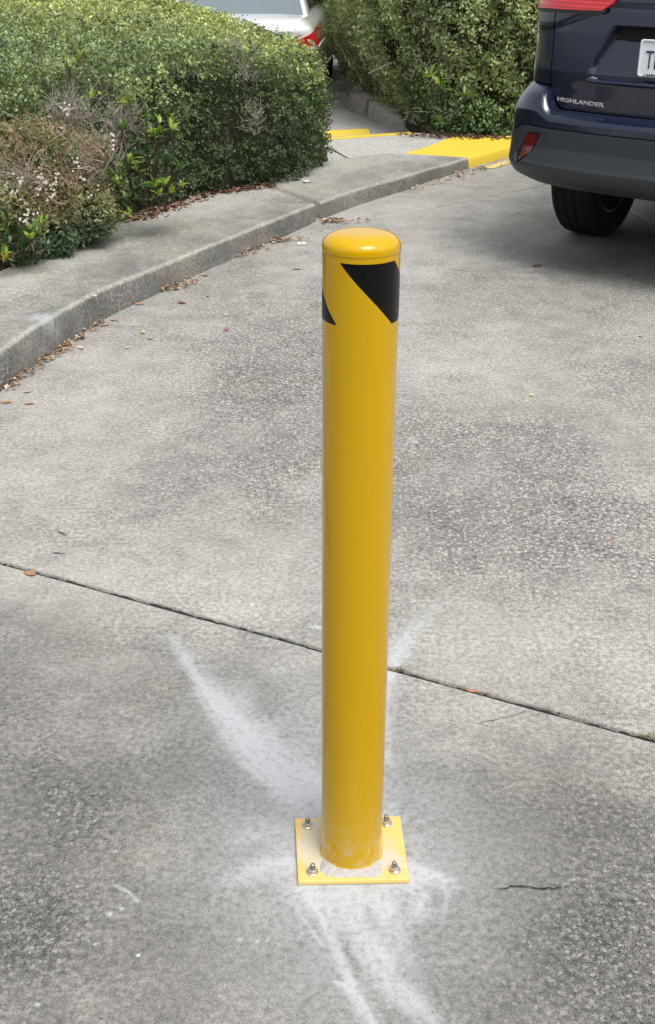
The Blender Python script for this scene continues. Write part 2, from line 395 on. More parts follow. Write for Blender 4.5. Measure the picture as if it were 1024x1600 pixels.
def dust_field(X, Y):
    D = np.zeros(X.shape)
    # grinding dust blown outwards from the plate: streaks run radially
    dx, dy = X-BOL.x, Y-BOL.y; rad = np.hypot(dx, dy); ang = np.arctan2(dy, dx)
    streak = .55*fbm(ang*9+3*fbm(X*6, Y*6, 3, 0), rad*7, 4, 1)+.45*fbm(X*26, Y*26, 4, 3); streak2 = .5*fbm(ang*26+2*fbm(X*9, Y*9, 2, 1), rad*9, 3, 2)+.5*fbm(X*70, Y*70, 3, 2)
    wob = (fbm(X*22, Y*22, 3, 2)-.5)
    for pts, wl, wr, st in STROKES:
        d, f, sdv = poly_dist(X, Y, pts)
        fi = f*2
        wl_ = np.interp(fi, [0, 1, 2], wl); wr_ = np.interp(fi, [0, 1, 2], wr); s_ = np.interp(fi, [0, 1, 2], st)
        wd = np.where(sdv > 0, wl_, wr_)*(1+.9*wob)
        e = np.exp(-(d/wd)**2.6*1.0)
        lines = fbm(sdv*d*150+31*wl[0]*100, f*4+d*6, 3, 2); e = e*np.clip(.40+1.25*lines, 0, 1.1)
        D = 1-(1-D)*(1-e*s_*np.clip(.22+1.05*streak+.75*streak2-.15*(fbm(X*70, Y*70, 3, 0)), 0, 1.))
    veil = .66*np.exp(-(rad/.23)**2)*np.clip(.05+1.0*streak+.6*streak2, 0, 1)
    up = np.exp(-((dx+.12)/.20)**2-((dy-.28)/.30)**2)*.30*(.4+streak)
    dn = np.exp(-((dx-.02)/.16)**2-((dy+.28)/.16)**2)*.28*(.4+streak)
    D = 1-(1-D)*(1-veil)*(1-up)*(1-dn)
    for x, y, r in SPOTS:
        p = G(x, y); d = np.hypot(X-p.x, (Y-p.y))+ (fbm(X*160, Y*160, 2, 3)-.5)*r*1.2
        D = np.maximum(D, .95*np.clip(1.5-d/r, 0, 1))
    # dark lens between the two lower streaks
    p = G(552, 1505); d = ((X-p.x)*.9+(Y-p.y)*.45)/.013
    lens = np.exp(-((X-p.x+(Y-p.y)*.38)/.010)**2-((Y-p.y)/.06)**2)
    D = D*(1-.75*lens)
    # a little on top of the joint
    return np.clip(D, 0, 1)
# (x, y, sx[m], sy[m], tone, grain) soft blobs of wear, plus the car's painted shadow
BLOBS = [(80,1250,.16,.16,-.22,.65),(30,1450,.13,.13,-.14,.85),(200,1200,.14,.07,-.14,.3),(960,1450,.20,.17,-.20,1.),(900,1270,.16,.09,-.16,.7),(760,1290,.16,.09,-.12,.25),
 (1000,1580,.10,.08,-.08,1.),(330,1450,.12,.12,-.06,.1),(800,1400,.08,.04,-.05,.4),
 (420,560,.45,.9,-.02,.95),(350,700,.4,.4,-.08,.6),(560,720,.25,.3,-.10,.6),(900,820,.35,.35,-.02,1.),(760,690,.35,.3,-.06,.8),(700,800,.2,.2,-.12,.6),
 (950,600,.35,.4,.04,.5),(830,470,.6,.4,-.10,.5),(700,560,.3,.5,.06,.3),(640,480,.2,.5,.10,.2),
 (60,730,.35,.5,.14,.15),(240,640,.2,.4,.06,.3),(120,900,.35,.15,.16,.05),(340,930,.3,.12,.12,.05),(450,860,.2,.12,.10,.0),(760,1020,.3,.16,.15,.1),(900,980,.2,.2,.16,.3),
 (500,400,.3,.4,.10,.3),(620,370,.35,.6,.10,.2),(720,340,.3,.4,.12,.2),(640,330,.5,.3,.10,.0),(140,600,.25,.5,.04,.1),(330,470,.2,.6,-.06,.35),
 (970,425,.45,.40,-.42,.2),(300,1100,.15,.1,.05,.05),(130,1050,.2,.1,.04,.0),(1000,330,.3,.4,.15,0.),(700,1170,.2,.06,.03,.1)]  # first blob of this row: shade under the car painted into the tone
def wear_shade_field(X, Y):
    T = np.full(X.shape, .5); Gn = np.full(X.shape, .22)
    wx = (fbm(X*2.2, Y*2.2, 4, 0)-.5)*.28; wy = (fbm(X*2.2+9, Y*2.2+4, 4, 1)-.5)*.28
    near = np.clip((Y-1.2)/3, .35, 1)
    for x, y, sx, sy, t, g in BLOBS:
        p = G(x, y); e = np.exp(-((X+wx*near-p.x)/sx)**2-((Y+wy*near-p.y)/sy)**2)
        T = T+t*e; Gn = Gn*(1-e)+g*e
    T = T+(fbm(X*4, Y*4, 4, 2)-.5)*.32
    # faint tyre polish bands following the curve of the drive
    q = np.sin((np.hypot(X-3.2, Y-2.2))*5.2+fbm(X*1.5, Y*1.5, 3, 1)*3)
    T = T+.035*q*sst(2.6, 3.4, Y)
    T = T-.30*sst(.02, .40, (3.0191-(X+.8995)*.5059)-Y)
    Gn = np.clip(Gn+(fbm(X*6, Y*6, 4, 3)-.5)*.75, 0, 1)
    return T, Gn

drive = empty('driveway'); drive['kind'] = 'structure'
J1a, J1b = Vector((-.8995, 3.0191)), Vector((.7077, 2.2061)); S1 = (J1b.y-J1a.y)/(J1b.x-J1a.x)
L1 = lambda x: J1a.y+(x-J1a.x)*S1
L2 = lambda x: 7.55+(x-.74)*.87
J3 = lambda y: 1.778+(7.327-y)*.172
def inter(L, S, c):     # y = L(x), x = J3(y)
    x = 1.9
    for _ in range(40): x = J3(L(x))
    return x, L(x)
def slab(name, quad, us, vs, gaps, label=None, mat='slab'):
    """quad corners 00,10,11,01; gaps = half joint width on bottom,right,top,left"""
    P = [Vector(p) for p in quad]
    def off_line(a, b, g):
        d = (b-a).normalized(); n = Vector((-d.y, d.x)); return a+n*g, d
    ln = [off_line(P[i], P[(i+1) % 4], gaps[i]+.004) for i in range(4)]
    def X(l, m):
        (a, d), (b, e) = l, m; den = d.x*e.y-d.y*e.x; t = ((b.x-a.x)*e.y-(b.y-a.y)*e.x)/den; return a+d*t
    C = [X(ln[3], ln[0]), X(ln[0], ln[1]), X(ln[1], ln[2]), X(ln[2], ln[3])]
    U, V = np.meshgrid(us, vs, indexing='ij')
    px = (C[0].x*(1-U)+C[1].x*U)*(1-V)+(C[3].x*(1-U)+C[2].x*U)*V
    py = (C[0].y*(1-U)+C[1].y*U)*(1-V)+(C[3].y*(1-U)+C[2].y*U)*V
    nu, nv = U.shape
    zz = (fbm(px*3, py*3, 3)-.5)*.004
    idx = np.arange(nu*nv).reshape(nu, nv)
    Fq = np.stack([idx[:-1, :-1], idx[1:, :-1], idx[1:, 1:], idx[:-1, 1:]], -1).reshape(-1, 4)
    # boundary loop ccw
    loop = np.concatenate([idx[:, 0], idx[-1, 1:], idx[-2::-1, -1], idx[0, -2:0:-1]])
    bx, by = px.ravel()[loop], py.ravel()[loop]; n = len(loop)
    tx = np.roll(bx, -1)-np.roll(bx, 1); ty = np.roll(by, -1)-np.roll(by, 1); ll = np.hypot(tx, ty)+1e-9
    nx, ny = ty/ll, -tx/ll
    chip = np.clip(fbm(bx*60, by*60, 3, 1)-.52, 0, 1)*.03
    o1 = .0035-chip*.5
    V1 = np.stack([bx+nx*o1, by+ny*o1, zz.ravel()[loop]-.0035-chip*.4], 1)
    V2 = np.stack([bx+nx*.004, by+ny*.004, np.full(n, -.10)], 1)
    A = np.stack([px.ravel(), py.ravel(), zz.ravel()], 1)
    n0 = len(A); r1 = np.arange(n)+n0; r2 = r1+n
    f1 = np.stack([loop, r1, np.roll(r1, -1), np.roll(loop, -1)], 1); f2 = np.stack([r1, r2, np.roll(r2, -1), np.roll(r1, -1)], 1)
    allV = np.concatenate([A, V1, V2]); Fq = np.concatenate([Fq, f1, f2])
    T, Gn = wear_shade_field(allV[:, 0], allV[:, 1]); D = dust_field(allV[:, 0], allV[:, 1])
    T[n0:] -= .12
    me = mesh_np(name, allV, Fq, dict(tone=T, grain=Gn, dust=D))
    o = link(name, me, M[mat], drive, True)
    if label: o['label'] = label
    return o
def dens(lo, hi, a, b, fine, coarse):
    """non-uniform samples on [lo,hi] with fine step inside [a,b]"""
    xs = [a]
    while xs[-1] < b: xs.append(xs[-1]+fine)
    st = fine
    while xs[-1] < hi: st = min(st*1.35, coarse); xs.append(xs[-1]+st)
    pre = [a]; st = fine
    while pre[0] > lo: st = min(st*1.35, coarse); pre.insert(0, pre[0]-st)
    xs = np.array(pre[:-1]+xs); xs = xs[(xs > lo) & (xs < hi)]
    return (np.concatenate([[lo], xs, [hi]])-lo)/(hi-lo)
# near slab: x from -14 to 14, v=1 on the joint, v=0 10 m towards the viewer
XA = (-14., 14.)
slab('slab', [(XA[0], L1(XA[0])-12), (XA[1], L1(XA[1])-12), (XA[1], L1(XA[1])), (XA[0], L1(XA[0]))],
     dens(XA[0], XA[1], -.66, .72, .004, .8), dens(0, 12, 12-1.45, 12, .0045, .8), (.005, .005, .0068, .005), mat='slab_near')
x1, y1 = inter(L1, 0, 0); x2, y2 = inter(L2, 0, 0)
slab('slab', [(-2.6, L1(-2.6)), (x1, y1), (x2, y2), (-2.6, L2(-2.6))],
     np.linspace(0, 1, 190), dens(0, 1, 0.001, .5, .0035, .006), (.0068, .003, .003, .005))
XC = -2.6
slab('slab', [(-.4, L2(-.4)), (x2, y2), (J3(9.8), 9.8), (1.0, 9.35)], np.linspace(0, 1, 90), np.linspace(0, 1, 100), (.003, .003, .005, .005))
slab('slab', [(x1, y1), (14, y1-4.), (14, 9.8), (J3(9.8), 9.8)], dens(0, 12, 0, 3, .04, .5), np.linspace(0, 1, 160), (.005, .005, .005, .003))
# what fills the joints
jm = MB()
for xa, xb in zip(np.arange(-2.4, 3.0, .02), np.arange(-2.38, 3.02, .02)):
    z0, z1 = -.008+random.uniform(-.004, .003), -.008+random.uniform(-.004, .003)
    jm.add([(xa, L1(xa)-.012, z0), (xb, L1(xb)-.012, z1), (xb, L1(xb)+.012, z1), (xa, L1(xa)+.012, z0)], [(0, 1, 2, 3)])
for L, rng_ in ((L2, (-.3, 2.0)),):
    for xa in np.arange(rng_[0], rng_[1], .1):
        jm.add([(xa, L(xa)-.01, -.008), (xa+.1, L(xa+.1)-.01, -.008), (xa+.1, L(xa+.1)+.01, -.008), (xa, L(xa)+.01, -.008)], [(0, 1, 2, 3)])
jm.build('joint_dirt', M['crack'], drive)
jd = MB()   # dust that has run into the joint
for xa in np.arange(G(345, 975).x, G(474, 1011).x, .012):
    hw = .0035
    jd.add([(xa, L1(xa)-.0082, -.0030), (xa+.0121, L1(xa+.0121)-.0082, -.0030), (xa+.0121, L1(xa+.0121)-.002, -.006), (xa, L1(xa)-.002, -.006)], [(0, 1, 2, 3)])
jd.build('joint_dust', M['scrap'], drive)
# cracks
def crack(pts, wmax=.0018, name='crack'):
    P = [G(*p) for p in pts]; Q = []
    for a, b in zip(P[:-1], P[1:]):
        n = max(3, int((b-a).length/.008))
        for i in range(n): Q.append(a.lerp(b, i/n))
    Q.append(P[-1]); mb = MB(); V = []; Fs = []
    for i, q in enumerate(Q):
        t = i/(len(Q)-1); ww = wmax*min(1, 4*t, 4*(1-t))*random.uniform(.35, 1.)+.0001
        jx, jy = random.uniform(-.002, .002), random.uniform(-.003, .003)
        V += [(q.x+jx, q.y+jy-ww, .0028), (q.x+jx, q.y+jy+ww, .0028)]
        if i: k = 2*i; Fs.append((k-2, k, k+1, k-1))
    mb.add(V, Fs); return mb.build(name, M['crack'], drive)
crack([(770,1390),(820,1385),(850,1391),(895,1386)], .0020)
crack([(834,1108),(800,1120),(735,1135)], .0009)
crack([(265,1085),(300,1040),(330,1030)], .0006)
crack([(330,1370),(325,1430),(328,1480)], .0007)
crack([(85,828),(105,838),(110,830)], .003); crack([(80,865),(105,866)], .003)

# ------------------------------------------------------------------ kerb with its broad concrete top
def kerb_piece(name, bots, hs_, backs, mat, parent=None, label=None, n_sub=14):
    """bots: ground points of the face, hs_: heights, backs: pixel points behind"""
    B = [G(*b) for b in bots]; K = [G(*k, h) for k, h in zip(backs, hs_)]
    # resample
    st = []; 
    for i in range(len(B)-1):
        for j in range(n_sub):
            t = j/n_sub
            def cr(P, t):
                p0 = P[max(i-1, 0)]; p1 = P[i]; p2 = P[i+1]; p3 = P[min(i+2, len(P)-1)]
                return .5*((2*p1)+(p2-p0)*t+(2*p0-5*p1+4*p2-p3)*t*t+(3*p1-p0-3*p2+p3)*t**3)
            st.append((cr(B, t), hs_[i]*(1-t)+hs_[i+1]*t, K[i].lerp(K[i+1], t)))
    st.append((B[-1], hs_[-1], K[-1]))
    rows = []
    prof = [0, 0, 0.2, .5, .8] 
    V = []; T = []; Gn = []
    for b, h, k in st:
        d = Vector((k.x-b.x, k.y-b.y, 0)); Ld = d.length; d.normalize()
        wob = (float(fbm(b.x*9, b.y*9, 3))-.5)*.006
        lip = (float(fbm(b.x*30, b.y*30, 3, 1))-.5)*.006
        r = .016
        sec = [(0, -.08), (0.002+wob, 0.0), (.006+wob, h*.5), (.010+wob, h-r), (.010+r*.3+wob, h-r*.3+lip*.3), (.010+r+wob+lip*.4, h)]
        for q in (.06, .12, .2, .3, .45, .6, .8, 1.):
            if q*Ld > .04: sec.append((max(q*Ld, .04), h+(float(fbm(b.x*4+q*Ld*5, b.y*4, 3, 2))-.5)*.006))
            else: sec.append((.04, h))
        for o, z in sec:
            V.append((b.x+d.x*o, b.y+d.y*o, z))
        rows.append(len(sec))
    m = rows[0]; n = len(st); V = np.array(V)
    idx = np.arange(n*m).reshape(n, m)
    Fq = np.stack([idx[:-1, :-1], idx[1:, :-1], idx[1:, 1:], idx[:-1, 1:]], -1).reshape(-1, 4)
    # ends
    ends = [tuple(idx[0, :])[::1], tuple(idx[-1, :])[::-1]]
    X, Y, Z = V.T
    j = np.tile(np.arange(m), n)
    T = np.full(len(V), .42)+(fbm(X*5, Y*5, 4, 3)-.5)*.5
    T = np.where(j <= 3, T-.22, T)                    # darker face
    T = np.where((j == 4) | (j == 5), T+.30, T)       # highlight along the lip painted in
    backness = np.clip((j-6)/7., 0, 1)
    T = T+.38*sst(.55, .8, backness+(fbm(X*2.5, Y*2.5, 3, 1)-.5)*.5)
    Gn = np.clip(.25+(fbm(X*5, Y*5, 3, 2)-.5)*.8, 0, 1)
    sp_ = G(70, 512, .10); ds = np.exp(-((X-sp_.x)/.06)**2-((Y-sp_.y)/.07)**2)*np.clip(fbm(X*40, Y*40+Z*40, 3, 2)*2.4-.7, 0, 1)*.8*(j > 1)
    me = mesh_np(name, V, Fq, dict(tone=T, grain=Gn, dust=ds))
    bm = bmesh.new(); bm.from_mesh(me); bm.verts.ensure_lookup_table()
    for e in ends:
        fv = [bm.verts[i] for i in e]
        try: bm.faces.new(fv)
        except Exception: pass
    bmesh.ops.recalc_face_normals(bm, faces=bm.faces); bm.to_mesh(me); bm.free()
    o = link(name, me, mat, parent, True)
    if label: o['label'] = label
    return o
kerb = empty('kerb'); tag(kerb, 'long grey concrete kerb with a broad top curving along the clipped hedge', 'kerb')
kerb_piece('kerb_section', [(-420,1300),(-319,1005),(-190,780),(-60,665),(3,611),(55,571),(109,535),(164,499),(251,457),(328,421),(415,383),(494.5,347)],
   [.134,.134,.134,.134,.136,.140,.137,.128,.116,.110,.108,.100],
   [(-1300,1000),(-800,720),(-300,560),(-200,500),(-150,480),(-90,460),(-30,440),(30,410),(120,372),(215,335),(320,302),(405,287)], M['kerb'], kerb)
kerb_piece('kerb_section', [(503.5,343.5),(551,324),(590,311),(636,297),(671,284),(702,274.5),(733.5,263)],
   [.098,.092,.090,.086,.080,.074,.070],
   [(412,286),(470,262),(520,250),(575,243),(600,240),(615,240),(630,239.5)], M['kerb'], kerb)
kerb_piece('painted_kerb_section', [(734.5,263),(770,253),(803,244),(860,236),(960,232),(1100,228),(1500,222)],
   [.070,.070,.075,.075,.075,.075,.075],
   [(631,239.5),(672,228),(706,214),(800,212),(900,204),(1050,196),(1450,190)], M['roadyellow'], kerb, 'bright yellow painted end of the kerb')
# thin yellow line on the drive along the painted kerb
mb = MB(); pts = [(752,262),(775,255),(803,247),(860,239),(960,235)]
V = []; Fs = []
for i, p in enumerate(pts):
    a = G(*p); V += [(a.x+.01, a.y-.01, .004), (a.x+.075, a.y-.05, .004)]
    if i: k = 2*i; Fs.append((k-2, k-1, k+1, k))
mb.add(V, Fs); mb.build('painted_line', M['roadyellow_worn'], drive)

# walkway ramp behind the kerb
def sheet(name, px, z, mat, parent=None, kind='structure', label=None, thick=.05, zs=None):
    P = [G(*p, z) for p in px]
    bm = bmesh.new(); vs = [bm.verts.new(p) for p in P]; f = bm.faces.new(vs); f.normal_update()
    if f.normal.z < 0: f.normal_flip()
    r = bmesh.ops.extrude_face_region(bm, geom=[f])
    for v in [g for g in r['geom'] if isinstance(g, bmesh.types.BMVert)]: v.co.z += .0
    for v in vs: v.co.z -= thick
    bmesh.ops.recalc_face_normals(bm, faces=bm.faces)
    me = bpy.data.meshes.new(name); bm.to_mesh(me); bm.free()
    o = link(name, me, mat, parent)
    if parent is None and kind: o['kind'] = kind
    if label: o['label'] = label
    return o
walk = empty('walkway'); walk['kind'] = 'structure'
sheet('ramp_slab', [(330,300),(480,268),(560,262),(640,241),(712,216),(668,209),(648,207.5),(500,218.6),(400,226)], .062, M['ramp'], walk)
sheet('ramp_edge', [(400,226),(500,218.6),(648,207.8),(640,206),(500,215.5),(400,222.6)], .068, M['roadyellow'], walk, label='yellow painted edge strip of the ramp')
crack_w = MB()
a, b = G(512, 230, .063), G(545, 249, .063)
crack_w.add([(a.x, a.y, .0645), (b.x, b.y, .0645), (b.x+.012, b.y, .0645), (a.x+.012, a.y, .0645)], [(0, 1, 2, 3)])
crack_w.build('crack', M['crack'], walk)
# lower parking area behind
lot = sheet('parking_lot', [(-900,215),(500,217.5),(648,207),(700,200),(760,150),(1200,60),(1200,-120),(-900,-120)], LZ, M['lot'], thick=.02)
# yellow speed bump / wheel stop beside the ramp
ws = empty('wheel_stop', G(500, 212, LZ)); tag(ws, 'yellow painted concrete wheel stop on the lane behind the hedge', 'wheel stop')
mb = MB(); a = G(440, 217, LZ)-ws.location; b = G(579, 210, LZ)-ws.location; d = (b-a).normalized(); nrm = Vector((-d.y, d.x, 0))
sec = [(0, 0), (.015, .026), (.03, .034), (.09, .034), (.105, .026), (.12, 0)]
V = []
for p in (a, b):
    for o_, z_ in sec: V.append(p+nrm*o_+Vector((0, 0, z_)))
mb.add(V, [(i, i+1, 7+i, 6+i) for i in range(5)]+[(5, 4, 3, 2, 1, 0), (6, 7, 8, 9, 10, 11)])
mb.build('stop_block', M['roadyellow'], ws, bevel=.006)

# broken old kerb stones below the far hedge
bk = empty('broken_kerb'); tag(bk, 'old grey kerb of cracked stones at the foot of the far hedge', 'kerb')
def top_h(b, t):
    A = G(*b, LZ); dy = (800-t)/F_PX; return CAM_H+(dy*_c-_s)*A.y/(_c+dy*_s)-LZ
def kerb_stone(b0, b1, t0, t1, depth=.20):
    h0, h1 = top_h(b0, t0), top_h(b1, t1)
    A, Bp = G(*b0, LZ), G(*b1, LZ); d = (Bp-A).normalized(); n_ = Vector((d.y, -d.x, 0))
    if n_.x < 0: n_ = -n_
    n_ = Vector((-d.y, d.x, 0)) if Vector((-d.y, d.x, 0)).x > 0 else Vector((d.y, -d.x, 0))
    V = []; N = 5
    for i in range(N+1):
        p = A.lerp(Bp, i/N); h = h0+(h1-h0)*i/N
        jj = random.uniform(-.006, .006)
        V += [p+n_*jj+Vector((0, 0, -.02)), p+n_*(.012+jj)+Vector((0, 0, h*.6)), p+n_*.03+Vector((0, 0, h+random.uniform(-.004, .004))), p+n_*depth+Vector((0, 0, h)), p+n_*depth+Vector((0, 0, -.02))]
    Fs = []
    for i in range(N):
        for j in range(4): k = 5*i+j; Fs.append((k, k+1, k+6, k+5))
    Fs += [(0, 1, 2, 3, 4), tuple(5*N+j for j in range(4, -1, -1))]
    me = fix_normals(mesh_py('kerb_stone', V, Fs))
    link('kerb_stone', me, M['stone'], bk)
kerb_stone((541,168), (543,172), 146, 146)
kerb_stone((544,173), (568,183), 146, 154)
kerb_stone((573,186), (582,190.5), 157, 162)
kerb_stone((583,191), (604,199), 162.5, 175)
kerb_stone((605,199.5), (664,209), 176, 206)
# planting beds
sheet('planting_bed', [(-420,470),(-150,470),(-60,440),(30,412),(120,374),(215,338),(320,304),(405,289),(500,272),(516,262),(505,215),(480,170),(300,100),(-420,100)], .085, M['soil'], thick=.1)
sheet('planting_bed', [(572,130),(600,150),(622,170),(646,188),(674,207),(705,217),(803,219),(1000,205),(1200,200),(1600,190),(1500,60),(560,60)], .05, M['soil'], thick=.1)

# ------------------------------------------------------------------ hedges
def clump(P, N, k=9, sig=.014):
    """gather the leaves into little shoots so that light and dark tufts show"""
    n = len(P)//k*k; P = P[:n].copy(); N = N[:n].copy(); c = P[::k].repeat(k, 0); cn = N[::k].repeat(k, 0)
    c = c+cn*np.repeat(rng.normal(.0, .018, n//k), k)[:, None]
    P = c+rng.normal(0, sig, (n, 3))*np.array([1, 1, 1.]); N = cn*.55+(P-c)/sig*.45; N /= np.linalg.norm(N, axis=1)[:, None]+1e-6
    return P, N, np.repeat(rng.normal(0, 1, n//k), k)
def leaf_mesh(name, P, N, size, cols, aspect=.55, spread=.8, up=.25, fold=.18):
    """one diamond leaf (two triangles, folded) per point"""
    n = len(P); rd = rng.normal(size=(n, 3)); rd /= np.linalg.norm(rd, axis=1)[:, None]
    nn = N*(1-spread*.5)+rd*spread+np.array([0, 0, up]); nn /= np.linalg.norm(nn, axis=1)[:, None]
    t = np.cross(nn, rng.normal(size=(n, 3))); t /= np.linalg.norm(t, axis=1)[:, None]; b = np.cross(nn, t)
    s = (size*rng.uniform(.65, 1.35, n))[:, None]
    V = np.stack([P-t*s*.5, P+b*s*aspect*.5+nn*s*fold*.5, P+t*s*.5, P-b*s*aspect*.5+nn*s*fold*.5], 1).reshape(-1, 3)
    i = np.arange(n)*4
    Fq = np.concatenate([np.stack([i, i+1, i+2], 1), np.stack([i, i+2, i+3], 1)])
    me = mesh_np(name, V, Fq, None, np.repeat(cols, 4, 0)); return me
def n3(P, s, ch=0): return (fbm(P[:, 0]*s+P[:, 2]*s*.63, P[:, 1]*s-P[:, 2]*s*.77, 3, ch)+fbm(P[:, 1]*s+31, P[:, 2]*s+7, 3, (ch+1) % 4))*.5
def resample(pts, step):
    out = []
    for a, b in zip(pts[:-1], pts[1:]):
        a = np.array(a); b = np.array(b); n = max(1, int(np.linalg.norm(b-a)/step))
        out += [a+(b-a)*i/n for i in range(n)]
    out.append(np.array(pts[-1])); return np.array(out)
def inside(X, Y, poly):
    r = np.zeros(X.shape, bool); n = len(poly)
    for i in range(n):
        x0, y0 = poly[i]; x1_, y1_ = poly[(i+1) % n]
        c = ((y0 > Y) != (y1_ > Y)) & (X < (x1_-x0)*(Y-y0)/(y1_-y0+1e-12)+x0); r ^= c
    return r
def palette(P, base, sheen, youth=None):
    """leaf colours: dull dark to mid greens with clumps"""
    n = len(P); c1 = n3(P, 3.2, 0); c2 = n3(P, 11., 1); r = rng.random(n)
    k = np.clip((c1-.5)*2.4+(c2-.5)*2.4+rng.normal(0, .22, n)+.5, 0, 1)[:, None]
    col = np.array(base[0])*(1-k)+np.array(base[1])*k
    if youth is not None:
        y = np.clip(youth+rng.normal(0, .25, n)+(c2-.5)*1.5, 0, 1)[:, None]; col = col*(1-y)+np.array(base[2])*y
    odd = (r < .02); col[odd] = np.array((.30, .24, .05)); odd = (r > .985); col[odd] = np.array((.16, .09, .04))
    return col*rng.uniform(.75, 1.25, (n, 1))
class Hedge:
    def __init__(s, front, poly, hfun, rnd, z0):
        s.front = front; s.poly = poly; s.h = hfun; s.r = rnd; s.z0 = z0
    def wall_points(s, n, depth=.10, amp=.07):
        """points on the upright faces along the visible outline"""
        L = resample(s.front, .02); seg = np.linalg.norm(np.diff(L, axis=0), axis=1); cum = np.concatenate([[0], np.cumsum(seg)])
        t = rng.random(n)*cum[-1]; i = np.clip(np.searchsorted(cum, t)-1, 0, len(L)-2)
        f = (t-cum[i])/seg[i]; XY = L[i]*(1-f[:, None])+L[i+1]*f[:, None]; T = (L[i+1]-L[i])/seg[i][:, None]
        N2 = np.stack([T[:, 1], -T[:, 0]], 1)                    # outward = right of travel direction
        H = s.h(XY[:, 0], XY[:, 1]); z = s.z0+.005+(H-s.z0)*rng.random(n)**.95
        top = np.clip((z-(H-s.r))/s.r, 0, 1)
        inset = s.r*(1-np.sqrt(1-top**2*.98)); low = np.clip((.12-(z-s.z0))/.12, 0, 1)
        P = np.stack([XY[:, 0], XY[:, 1], z], 1)
        bulge = (n3(P, 4.5, 2)-.5)*amp*3.2+(n3(P, 14, 3)-.5)*amp*1.5
        d = bulge-inset-low*.05-rng.random(n)**1.8*depth
        P[:, :2] += N2*d[:, None]
        N = np.concatenate([N2*np.sqrt(1-top**2)[:, None], top[:, None]], 1)
        return P, N
    def top_points(s, n, depth=.08, amp=.04, box=None):
        xs = [p[0] for p in s.poly]; ys = [p[1] for p in s.poly]
        x0, x1_, y0, y1_ = box or (min(xs), max(xs), min(ys), max(ys))
        X = rng.uniform(x0, x1_, n*2); Y = rng.uniform(y0, y1_, n*2); k = inside(X, Y, s.poly); X, Y = X[k][:n], Y[k][:n]
        d, f, sd_ = poly_dist(X, Y, [tuple(p) for p in s.front])
        q = np.clip(1-d/s.r, 0, 1); dz = s.r*(1-np.sqrt(1-q*q*.98))
        P = np.stack([X, Y, s.h(X, Y)-dz], 1)
        P[:, 2] += (n3(P, 5, 2)-.5)*amp*3+(n3(P, 16, 3)-.5)*amp*1.6-rng.random(len(X))**1.8*depth
        N = np.stack([0*X, 0*X, np.ones(len(X))], 1); N[:, 1] -= q*.8
        return P, N
    def core(s, name, parent, inset=.13, low=.16):  # dark solid hull in place of the shaded inside, blocks seeing through
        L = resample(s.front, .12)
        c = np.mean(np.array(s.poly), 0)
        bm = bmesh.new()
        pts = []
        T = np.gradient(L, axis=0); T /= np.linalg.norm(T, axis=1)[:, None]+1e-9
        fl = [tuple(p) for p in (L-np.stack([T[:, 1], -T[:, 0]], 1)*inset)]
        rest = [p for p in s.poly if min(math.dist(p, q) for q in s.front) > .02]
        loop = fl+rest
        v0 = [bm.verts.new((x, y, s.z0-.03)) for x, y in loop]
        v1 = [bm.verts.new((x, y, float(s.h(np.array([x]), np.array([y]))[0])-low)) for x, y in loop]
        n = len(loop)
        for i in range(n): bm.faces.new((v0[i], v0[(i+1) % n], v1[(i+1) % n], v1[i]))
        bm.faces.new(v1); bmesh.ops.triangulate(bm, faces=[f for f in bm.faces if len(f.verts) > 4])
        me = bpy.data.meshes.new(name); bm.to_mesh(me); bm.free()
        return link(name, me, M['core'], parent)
def twigs_mesh(name, centers, n, length, mat, parent, spread=.09, up=(.0, -.3, .8), r=.0014):
    mb = MB()
    for _ in range(n):
        c, rad = random.choice(centers)
        p = Vector((random.gauss(0, 1), random.gauss(0, 1), random.gauss(0, 1))).normalized()*random.random()**.5
        p = Vector(c)+Vector((p.x*rad[0], p.y*rad[1], p.z*rad[2]))
        d = (Vector(up)+Vector((random.gauss(0, .7), random.gauss(0, .7), random.gauss(0, .5)))).normalized()
        L_ = length*random.uniform(.5, 1.3); q = p+d*L_*.5; e = q+(d+Vector((random.gauss(0, .35), random.gauss(0, .35), random.gauss(0, .35)))).normalized()*L_*.5
        rr = r*random.uniform(.6, 1.5)
        mb.tube(p, q, rr*1.3, rr, 3); mb.tube(q, e, rr, rr*.5, 3)
        if random.random() < .6:
            e2 = q+(d+Vector((random.gauss(0, .8), random.gauss(0, .8), random.gauss(0, .6)))).normalized()*L_*.35
            mb.tube(q, e2, rr*.8, rr*.4, 3)
    return tag(mb.build(name, mat, parent), kind='stuff')

# near clipped hedge
front_px = [(-420,490),(-150,452),(-60,432),(20,405),(70,392),(150,368),(225,336),(300,314),(380,299),(430,292),(494,273)]
frontL = [tuple(G(x, y, .1)[:2]) for x, y in front_px]
e0 = frontL[-1]
endL = [(e0[0]+.02, e0[1]+.12), (-.005, 8.25), (-.04, 8.6), (-.36, 9.2), (-.70, 9.9), (-1.05, 10.35), (-1.7, 10.5)]
polyL = frontL+endL+[(-3.2, 10.7), (-6.5, 11.), (-6.5, 6.0)]
def hL(X, Y):
    h = .89+.06*(fbm(X*1.1, Y*1.1, 2, 1)-.5)+.03*np.sin(X*2.)
    e = sst(-.75, .05, X-(Y-8)*-.3)
    return h+.05*np.exp(-((X+.75)/.4)**2-((Y-7.4)/.6)**2)-.09*e+.11*sst(8.2, 9.8, Y)
HL = Hedge(frontL+endL, polyL, hL, .16, .09)
hedgeL = empty('clipped_hedge', (-1.6, 7.6, .09))
tag(hedgeL, 'long box clipped green hedge with a bright top beside the grey kerb', 'hedge')
def loc_parent(o, par):
    o.parent = par; o.matrix_parent_inverse = Matrix.Translation(-Vector(par.location)); return o
